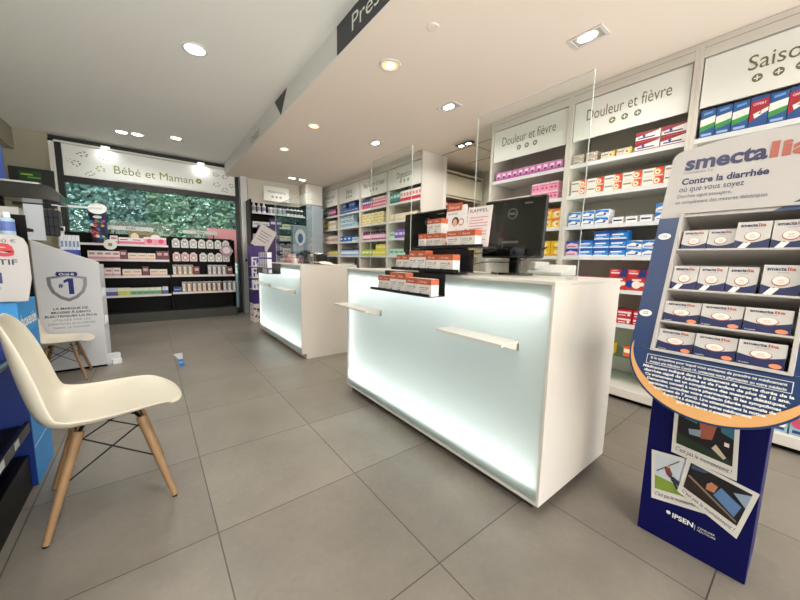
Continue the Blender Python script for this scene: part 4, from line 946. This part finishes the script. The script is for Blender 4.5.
# ------------------------------------------------------------------ promotional display (right foreground)
sd = thing('promotional_display', 'blue floor display with curved header card for diarrhoea sachets, right foreground', 'display', (1.516, .192, 0), RR)
NAVY = mat('display_navy', '#06094c', .5, spec=.2); CBLUE = mat('display_blue', '#163465', .35); GOLD = mat('display_gold', '#d9a468', .4); CARDW = mat('display_card_white', '#bbb6b3', .5)
MB().box(-.152, 0, .001, .152, .24, .78, NAVY).build('base_column', sd, bevel=.002)
th = math.radians(20)
# tilted frame in display-local coordinates: world point (1.3,.165,.784) -> local x = .192-.165 = .027 ; local y = 1.3-1.516
TM = Matrix.Translation((.027, 1.3-1.516, .784)) @ Matrix.Rotation(-th, 4, 'X')
MB(TM).box(-.13, .05, -.12, .13, .16, -.004, NAVY).build('support_block', sd)
T_ = .004
hc = MB(TM)
# header
hp = [(-.208,.47),(.208,.47)]+[(.208,.69)]
for k in range(7):
    a = k/6*PI/2; hp.append((.178+.03*math.cos(a)*1, .70+.03*math.sin(a)))
for k in range(1, 8): hp.append((.178-.356*k/8, .73+.02*math.sin(PI*k/8)))
for k in range(7):
    a = PI/2+k/6*PI/2; hp.append((-.178+.03*math.cos(a), .70+.03*math.sin(a)))
hc.prism(hp, 0, T_, CARDW); hc.build('header_card', sd)
low = [(-.208,.469),(-.208,.02)]+[(-.208*math.cos(a), .02-.205*math.sin(a)) for a in [PI*k/32 for k in range(1, 32)]]+[(.208,.02),(.208,.469)]
lc = MB(TM); lc.box(-.208, 0, .001, -.152, T_, .469, CBLUE); lc.box(.152, 0, .001, .208, T_, .469, CBLUE)
lc.prism([(-.208,0)]+[(-.208*math.cos(a), .0-.186*math.sin(a)) for a in [PI*k/36 for k in range(1, 36)]]+[(.208,0)], 0, T_, CBLUE)
cardb = lc.build('curved_card', sd)
# gold crescent
cr_ = MB(TM); A = []; Bp = []
for k in range(41):
    a = -.06+(PI+.12)*k/40
    A.append((-.203*math.cos(a), -.002, -.180*math.sin(a))); Bp.append((-.199*math.cos(a), -.002, .012-.158*math.sin(a)))
cr_.add(A+Bp, [(k, k+1, 41+k+1, 41+k) for k in range(40)], GOLD); cr_.build('gold_crescent', cardb)
# header printing
PL = K('#1f2050'); PR = K('#ad5a47')
h_ = MB(TM); y = -.001; sk = 0
h_.text('smecta', -.168, .650, y, .052, PL, w=.195, bold=.035); h_.text('lia', .031, .650, y, .052, PR, w=.095, bold=.035)
h_.text('Diosmectite 3 g', -.168, .634, y, .010, K('#77757a'), w=.075); h_.text('Contre la diarrhée', -.168, .594, y, .023, PL, w=.205, bold=.03)
h_.text('où que vous soyez', -.170, .566, y, .021, PL, w=.158); h_.text('Diarrhée aiguë passagère,', -.171, .543, y, .013, K('#55536a'), w=.135); h_.text('en complément des mesures diététiques', -.172, .520, y, .013, K('#55536a'), w=.215)
h_.add([(.06,y,.4695),(.208,y,.4695),(.208,y,.56),(.13,y,.515)], [(0,1,2,3)], CBLUE); h_.build('header_lettering', sd)
pb_ = MB(TM); y = -.0026
lines = ['Si le symptôme pour lequel vous envisagez de prendre ce médicament', 'évoque une infection Covid-19, contactez votre pharmacien ou votre médecin']
for k, tx in enumerate(lines): pb_.text(tx, 0, -.030-k*.013, y, .0075, SIGNW, w=.29, align='C', bold=.02)
for (a, b_, c_, d_) in ((-.155,-.018,.155,-.0165), (-.155,-.0475,.155,-.046), (-.155,-.0475,-.1535,-.0165), (.1535,-.0475,.155,-.0165)): pb_.add([(a,y,b_),(c_,y,b_),(c_,y,d_),(a,y,d_)], [(0,1,2,3)], SIGNW)
for k, (tx, w_) in enumerate([('Médicament indiqué dans le traitement de courte durée de la', .32), ("diarrhée aiguë de l'adulte et de l'enfant de plus de 15 ans.", .31), ('Ce traitement est un complément des mesures diététiques.', .30), ('Demandez conseil à votre pharmacien. Si les symptômes', .285), ('persistent, consultez votre médecin (durée maximale de', .27), ('traitement de 7 jours). Lire attentivement la notice.', .24), ('À prendre à distance des autres médicaments', .19), ('(plus de 2 heures si possible).', .12)]):
    pb_.text(tx, 0, -.060-k*.0125, y, .0078, SIGNW, w=w_, align='C', bold=.03)
pb_.build('notice_print', cardb)
for z in (.40, .12): 
    pt = MB(TM); xx = -.182+(.0 if z > .3 else -.004); pt.disc(xx, z, .018, y, SIGNW, rz=.012); pt.text('POUR', xx, z+.002, y-.0006, .004, PL, w=.016, align='C'); pt.text('9,90€', xx, z-.005, y-.0006, .005, PL, w=.018, align='C'); pt.build('price_sticker', cardb)
# tray
tr = MB(TM); hw = .151; D0, D1 = -.006, .13
tr.box(-hw, D0, -.003, -hw+.009, D1, .49, CARDW).box(hw-.009, D0, -.003, hw, D1, .49, CARDW).box(-hw+.009, D0, .481, hw-.009, D1, .49, CARDW).box(-hw+.009, D0, -.003, hw-.009, D1, .006, CARDW).box(-hw+.009, D1-.004, .006, hw-.009, D1, .481, CARDW)
trp = tr.build('tray_frame', sd)
SV = (.102, .212, .352)
for v_ in SV: MB(TM).box(-hw+.0095, D0, v_-.006, hw-.0095, D1-.005, v_, CARDW).build('tray_shelf', trp)
# sachet boxes
def smecta(key, w, h, d=.05, stick=False, orange=False):
    mb = MB(); Wh = K('#cac5c1'); Nv = K('#121a50'); mb.box(-w/2, 0, 0, w/2, d, h, Wh); e = -.0006
    top = [(-w/2+w*k/10, e, h*((.44 if orange else .36)-.12*math.sin(PI*k/10*1.0)+.04*(k/10))) for k in range(11)]
    mb.add([(-w/2, e, 0), (w/2, e, 0)]+top[::-1], [tuple(range(13))], Nv)
    q = .0006; mb.quad((w/2+q, 0, 0), (w/2+q, d, 0), (w/2+q, d, h*.38), (w/2+q, 0, h*.38), Nv); mb.quad((-w/2-q, d, 0), (-w/2-q, 0, 0), (-w/2-q, 0, h*.34), (-w/2-q, d, h*.34), Nv)
    mb.text('smecta', -w*.40, h*.82, e*1.4, h*.11, PL, w=w*.50, bold=.03); mb.text('lia', w*.12, h*.82, e*1.4, h*.11, PR, w=w*.22, bold=.03)
    mb.text('diosmectite', -w*.12, h*.74, e*1.4, h*.035, K('#77757a'), w=w*.3)
    rx, rz = (w*.24, h*.17); mb.disc(0, h*.48, rx, e*1.6, PR, rz=rz, n=26); mb.disc(0, h*.492, rx*.9, e*2.0, K('#efe4dd'), rz=rz*.86, n=26); mb.text('goût', 0, h*.49, e*2.4, h*.05, PR, w=w*.14, align='C'); mb.text('menthe', 0, h*.42, e*2.4, h*.04, PR, w=w*.2, align='C')
    if stick:
        for a, b_ in ((-.42, -.22), (-.30, -.10)): mb.add([(a*w, e*2.6, 0.02*h), ((a+.1)*w, e*2.6, .0), ((b_+.1)*w, e*2.6, h*.24), (b_*w, e*2.6, h*.27)], [(0,1,2,3)], K('#f0eeec'))
    if orange: mb.disc(w*.32, h*.12, w*.13, e*1.8, K('#e38a5c'), rz=h*.09, n=14); mb.text('12 sachets', -w*.44, h*.06, e*1.8, h*.05, SIGNW, w=w*.22)
    me = mb.mesh(key); _d[key] = (me, w, d, h); return _d[key]
s1, s2, s3, s4 = smecta('sachet_small', .063, .076, stick=False), smecta('sachet_tall', .072, .092, stick=True), smecta('sachet_row', .064, .086, stick=True), smecta('sachet_wide', .090, .070, orange=True)
WM = Matrix.Translation((1.516, .192, 0)) @ Matrix.Rotation(RR, 4, 'Z') @ TM
def put(dz, x, y, v, label, grp=None):
    if dz[0].name in _seen: o = _seen[dz[0].name].copy()
    else: o = bpy.data.objects.new('sachet_box', dz[0]); _seen[dz[0].name] = o
    o.name = 'sachet_box'; C.objects.link(o); o.matrix_world = WM @ Matrix.Translation((x, y, v+.0008))
    for k in ('label','category','group'):
        if k in o: del o[k]
    tag(o, label, 'box', grp)
for k, x in enumerate((-.106, -.041)): put(s1, x, .022, SV[2], 'smaller sachet box on the top shelf of the blue display, %s one' % ('left' if k == 0 else 'second'))
for k, x in enumerate((.028, .103)): put(s2, x, .012, SV[2], 'bigger sachet box on the top shelf of the blue display, %s one' % ('third' if k == 0 else 'rightmost'))
for k, x in enumerate((-.108, -.042, .024)): put(s3, x, .014, SV[1], 'sachet box on the second shelf of the blue display, %s of the three at left' % ('leftmost', 'middle', 'right')[k])
put(s3, .088, .064, SV[1], 'sachet box pushed back and half hidden on the second shelf of the display')
put(s2, .100, .008, SV[1], 'bigger sachet box standing forward at right of the second display shelf')
for k, x in enumerate((-.096, -.003, .090)): put(s4, x, .010-.004*k, SV[0], 'wide sachet box on the third shelf of the display, %s of three' % ('leftmost', 'middle', 'rightmost')[k])
for k, x in enumerate((-.096, -.003, .090)): put(s4, x, .012-.006*k, .006, 'wide sachet box on the bottom shelf of the display, %s of three' % ('leftmost', 'middle', 'rightmost')[k])
# printed photographs on the column
def photo(q4, y, name_bg, draw, cap):
    tl, bl, br, tr_ = [Vector((a, 0, b_)) for a, b_ in q4]
    def P(u_, v_): 
        p = bl*(1-u_)*(1-v_)+br*u_*(1-v_)+tr_*u_*v_+tl*(1-u_)*v_; return p
    mb = MB(); W_ = K('#dcdad6')
    def poly(pts, m, lay): mb.add([(P(a, b_).x, y-.0005*lay, P(a, b_).z) for a, b_ in pts], [tuple(range(len(pts)))], m)
    poly([(0,0),(1,0),(1,1),(0,1)], W_, 0); poly([(.07,.22),(.93,.22),(.93,.93),(.07,.93)], K(name_bg), 1)
    for lay, (pts, c_) in enumerate(draw): poly(pts, K(c_), 2+lay*.5)
    V, F, a0, a1 = font_mesh(cap, 0, .3); sc = .86/(a1-a0)
    Vn = [(P(.07+(v.x-a0)*sc, .08+v.y*.085/.7), ) for v in V]
    mb.add([(p[0].x, y-.0006, p[0].z) for p in Vn], F, K('#26262c'))
    mb.build('printed_photo', sd)
CAP = "C'est pas le momeeeeent !"
photo([(-.135,.345),(-.118,.150),(.038,.185),(.015,.365)], -.001, '#c9d3dc', [([(.07,.22),(.93,.22),(.93,.36),(.5,.42),(.07,.5)], '#7f9a3c'), ([(.10,.60),(.55,.92),(.56,.90),(.11,.58)], '#555a60'), ([(.26,.70),(.36,.74),(.42,.60),(.36,.52),(.30,.58)], '#7a3f42'), ([(.36,.58),(.44,.56),(.62,.46),(.80,.38),(.78,.36),(.55,.40),(.40,.46)], '#2c3350'), ([(.40,.5),(.46,.48),(.52,.34),(.48,.33)], '#2c3350'), ([(.30,.74),(.35,.78),(.38,.74),(.34,.71)], '#c99a80')], CAP)
photo([(-.03,.365),(-.045,.225),(.118,.150),(.152,.335)], -.004, '#15161c', [([(.07,.22),(.93,.22),(.93,.3),(.07,.55)], '#2a211c'), ([(.38,.52),(.50,.55),(.52,.72),(.42,.74),(.37,.65)], '#b87a5c'), ([(.50,.50),(.85,.34),(.88,.6),(.56,.74)], '#5b7fb0'), ([(.72,.78),(.93,.62),(.93,.9)], '#8fa3bc'), ([(.10,.62),(.9,.30),(.9,.27),(.08,.57)], '#8a7668'), ([(.1,.8),(.3,.86),(.34,.92),(.1,.92)], '#3c4c68')], CAP)
photo([(-.082,.555),(-.076,.368),(.098,.350),(.086,.545)], -.007, '#17141c', [([(.07,.45),(.93,.30),(.93,.22),(.07,.22)], '#1f3323'), ([(.40,.93),(.70,.93),(.62,.55),(.45,.5)], '#a8604c'), ([(.25,.6),(.45,.66),(.44,.52),(.27,.5)], '#8f9fb4'), ([(.15,.9),(.4,.93),(.38,.75),(.18,.78)], '#2f7c86'), ([(.62,.4),(.8,.28),(.84,.33),(.68,.5)], '#c9b9a4'), ([(.72,.93),(.93,.93),(.93,.7),(.75,.75)], '#2f6c7c'), ([(.80,.6),(.87,.6),(.87,.53),(.80,.53)], '#e3dcd4')], CAP)
l = MB(); l.text('IPSEN', -.050, .112, -.001, .018, SIGNW, w=.06, bold=.03); l.disc(-.062, .124, .007, -.001, SIGNW, n=10); l.text('CONSUMER', .022, .118, -.001, .007, SIGNW, w=.045); l.text('HEALTHCARE', .022, .107, -.001, .007, SIGNW, w=.048); l.box(.014, -.001, .106, .015, -.0005, .126, SIGNW); l.build('maker_logo', sd)

# ------------------------------------------------------------------ ceiling lamps, bulkhead signs
LAMP = mat('lamp_lens_cool', '#ffffff', .4, emit=('#fdfbf4', 14)); LAMPW = mat('lamp_lens_warm', '#ffffff', .4, emit=('#ffd9a0', 9))
RIM = mat('lamp_rim', '#d9d8d4', .4)
def light(loc, e, size=.09, col=(1, .97, .92), spread=150):
    d = bpy.data.lights.new('downlight', 'AREA'); d.shape = 'DISK'; d.size = size; d.energy = e; d.color = col; d.spread = math.radians(spread)
    o = bpy.data.objects.new('downlight', d); C.objects.link(o); o.location = loc
def downlight(x, y, z, label, e, warm=False, r=.065, group=None):
    t = thing('downlight', label, 'ceiling light', (x, y, z), 0, group)
    MB().lathe([(r+.018, -.0005), (r+.016, -.006), (r, -.007), (r-.004, -.003)], RIM, n=24).build('rim', t)
    if warm:
        MB().add([(r*math.cos(2*PI*k/24), r*math.sin(2*PI*k/24), -.002) for k in range(24)], [tuple(range(24))], mat('lamp_reflector', '#e8c48c', .3, emit=('#ffcf90', 1.2))).build('reflector', t)
        MB().add([(r*.55*math.cos(2*PI*k/24), r*.55*math.sin(2*PI*k/24), -.004) for k in range(24)], [tuple(range(24))], LAMPW).build('bulb', t)
    else: MB().add([((r-.004)*math.cos(2*PI*k/24), (r-.004)*math.sin(2*PI*k/24), -.003) for k in range(24)], [tuple(range(24))], LAMP).build('lens', t)
    light((x, y, z-.012), e, .1, (1, .82, .62) if warm else (1, .985, .95))
def square_spot(x, y, z, label, e, rz=0, w=.07, l_=.105):
    t = thing('recessed_spotlight', label, 'ceiling light', (x, y, z), rz)
    MB().box(-w, -l_, -.006, w, -l_+.02, -.0005, RIM).box(-w, l_-.02, -.006, w, l_, -.0005, RIM).box(-w, -l_+.02, -.006, -w+.018, l_-.02, -.0005, RIM).box(w-.018, -l_+.02, -.006, w, l_-.02, -.0005, RIM).build('frame', t)
    MB().box(-w+.018, -l_+.02, -.003, w-.018, l_-.02, -.0005, mat('spot_recess', '#b0aa9e', .5)).build('recess', t)
    MB().add([(-.012+.038*math.cos(2*PI*k/20), .058*math.sin(2*PI*k/20), -.008) for k in range(20)], [tuple(range(20))], LAMP).build('lens', t)
    light((x, y, z-.015), e, .1, (1, .95, .87))
EC, EW, ES = 13, 6, 10
downlight(.39, 3.27, ZC, 'round white ceiling light alone on the left ceiling, nearest', EC, r=.075)
downlight(-.195, 6.0, ZC, 'round ceiling light, left one of the pair near the window', EC*.4)
downlight(-.03, 5.97, ZC, 'round ceiling light, right one of the pair near the window', EC*.4)
downlight(.40, 5.78, ZC, 'round ceiling light between the window pair and the dropped ceiling', EC*.6)
for (x, y) in ((.39, .6), (-.9, 1.0), (.39, -1.6), (-.9, 3.4)): light((x, y, ZC-.012), EC, .1, (1, .985, .95))  # extra lamps added out of view, without fixtures
downlight(1.52, 2.144, ZS, 'warm round ceiling light above the large counter', EW, True)
downlight(1.53, 3.596, ZS, 'warm round ceiling light between the two counters', EW, True)
downlight(1.53, 4.59, ZS, 'warm round ceiling light above the farther counter', EW, True)
light((1.52, -1.3, ZS-.012), EW*.6, .1, (1, .82, .62))  # extra warm lamp added behind the viewpoint, no fixture
square_spot(2.33, 1.08, ZS, 'square recessed spotlight nearest, before the Douleur et fièvre signs', ES)
square_spot(2.345, 2.32, ZS, 'square recessed spotlight in the middle of the dropped ceiling row', ES)
square_spot(2.345, 3.58, ZS, 'square recessed spotlight third in the row before the left cabinets', ES)
for y in (-.25, -1.6): light((2.34, y, ZS-.015), ES*.55, .1, (1, .95, .87))  # extra spot lamps added out of view, no fixtures
square_spot(2.16, 6.10, ZS, 'recessed spotlight, left one of the far pair above the black shelving', ES*.4, PI/2, .06, .085)
square_spot(2.36, 6.12, ZS, 'recessed spotlight, right one of the far pair above the black shelving', ES*.4, PI/2, .06, .085)
light((2.4, 4.9, ZS-.015), ES*.8, .1, (1, .95, .87))
el = thing('emergency_ceiling_light', 'dark green framed double light over the passage ceiling', 'ceiling light', (3.18, 2.86, ZS-.0005))
MB().box(-.045, -.12, -.02, .045, .12, 0, mat('green_frame', '#3c5244', .4)).build('housing', el, bevel=.003)
MB().box(-.08, -.13, -.008, -.046, .13, 0, RIM).build('flange', el)
for s_ in (-.058, .058): MB().box(-.022, s_-.03, -.023, .022, s_+.03, -.0205, LAMP).build('lens', el)
light((3.18, 2.86, ZS-.05), 7, .1)
light((3.9, 2.8, ZS-.02), 9, .2, (1, .93, .8))
# light strips at the window banner
for x in (-.42, .80):
    t = thing('banner_spotlight', 'small spotlight at the top of the window banner, %s one' % ('left' if x < 0 else 'right'), 'spotlight', (x, 6.70, 2.655))
    MB().box(-.05, -.02, -.02, .05, .02, 0, RIM).build('housing', t); MB().box(-.04, -.015, -.023, .04, .015, -.0205, LAMP).build('lens', t)
    d = bpy.data.lights.new('banner_light', 'AREA'); d.size = .05; d.energy = .9; o = bpy.data.objects.new('banner_light', d); C.objects.link(o); o.location = (x, 6.69, 2.62); o.rotation_euler = (.12, 0, 0)
tag(MB().lathe([(.04,-.0005),(.04,-.004),(.03,-.006),(0,-.006)], SOFF, n=24).build('smoke_detector', loc=(1.494, 1.649, ZS)), 'faint round white detector on the dropped ceiling', 'detector')
# bulkhead graphics
bs_ = thing('bulkhead_sign', 'dark grey sign panel lettered in white at the top edge of the picture', 'sign', (1.16, 1.4, 2.52))
MBR = Matrix.Rotation(RR, 4, 'Z')
MB(MBR).box(-.90, 0, -.006, 1.6, .0025, .186, mat('sign_dark', '#3b3c40', .5)).build('panel', bs_)
l = MB(MBR); l.text('Prescription', -.68, .045, -.001, .105, SIGNW, w=.95); l.build('lettering', bs_)
tr2 = MB(MBR); tr2.prism([(0,-.004),(-.19,.185),(.19,.185)], 0, .0025, mat('sign_dark', '#3b3c40', .5))
tag(tr2.build('triangle_graphic', loc=(1.16, 3.565, 2.52)), 'dark grey triangle on the bulkhead face between the two written signs', 'sign')
l = MB(MBR); l.text('CONSEILS', 0, .03, -.001, .075, K('#55564f'), w=.42, align='C'); tag(l.build('bulkhead_sign', loc=(1.162, 4.60, 2.52)), 'small dark lettering CONSEILS on the pale bulkhead face', 'lettering')

# ------------------------------------------------------------------ world, exposure
w = bpy.data.worlds.new('daylight'); bpy.context.scene.world = w; w.use_nodes = True
nt = w.node_tree; bg = nt.nodes['Background']
sk = nt.nodes.new('ShaderNodeTexSky'); sk.sky_type = 'NISHITA'; sk.sun_disc = False; sk.sun_elevation = math.radians(38); sk.sun_rotation = math.radians(200); sk.altitude = 100; sk.air_density = 1; sk.dust_density = 2.5
ov = nt.nodes.new('ShaderNodeMix'); ov.data_type = 'RGBA'; ov.inputs[0].default_value = .7; ov.inputs[7].default_value = (.62, .66, .66, 1)   # thin overcast
nt.links.new(sk.outputs[0], ov.inputs[6]); nt.links.new(ov.outputs[2], bg.inputs[0]); bg.inputs[1].default_value = 2.3
# area lights added behind the viewpoint as frontal fill
for x, w_ in ((-.2, 2.1), (2.45, 2.2)):
    d = bpy.data.lights.new('rear_fill_light', 'AREA'); d.shape = 'RECTANGLE'; d.size = w_; d.size_y = 2.1; d.energy = 14; d.color = (.93, .97, 1)
    o = bpy.data.objects.new('rear_fill_light', d); C.objects.link(o); o.location = (x, YF-.02, 1.25); o.rotation_euler = (PI/2, 0, 0)
# unseen area light added behind the viewpoint, aimed up to brighten the ceiling
d = bpy.data.lights.new('ceiling_fill_light', 'AREA'); d.shape = 'RECTANGLE'; d.size = 4.2; d.size_y = 2.2; d.energy = 250; d.color = (1, .98, .94)
o = bpy.data.objects.new('ceiling_fill_light', d); C.objects.link(o); o.location = (.3, -4.3, .02); d.spread = math.radians(66); o.rotation_euler = (math.radians(180-59), 0, 0)
vs = bpy.context.scene.view_settings
vs.view_transform = 'Standard'; vs.look = 'None'; vs.gamma = 1; vs.use_curve_mapping = False; vs.exposure = -.42
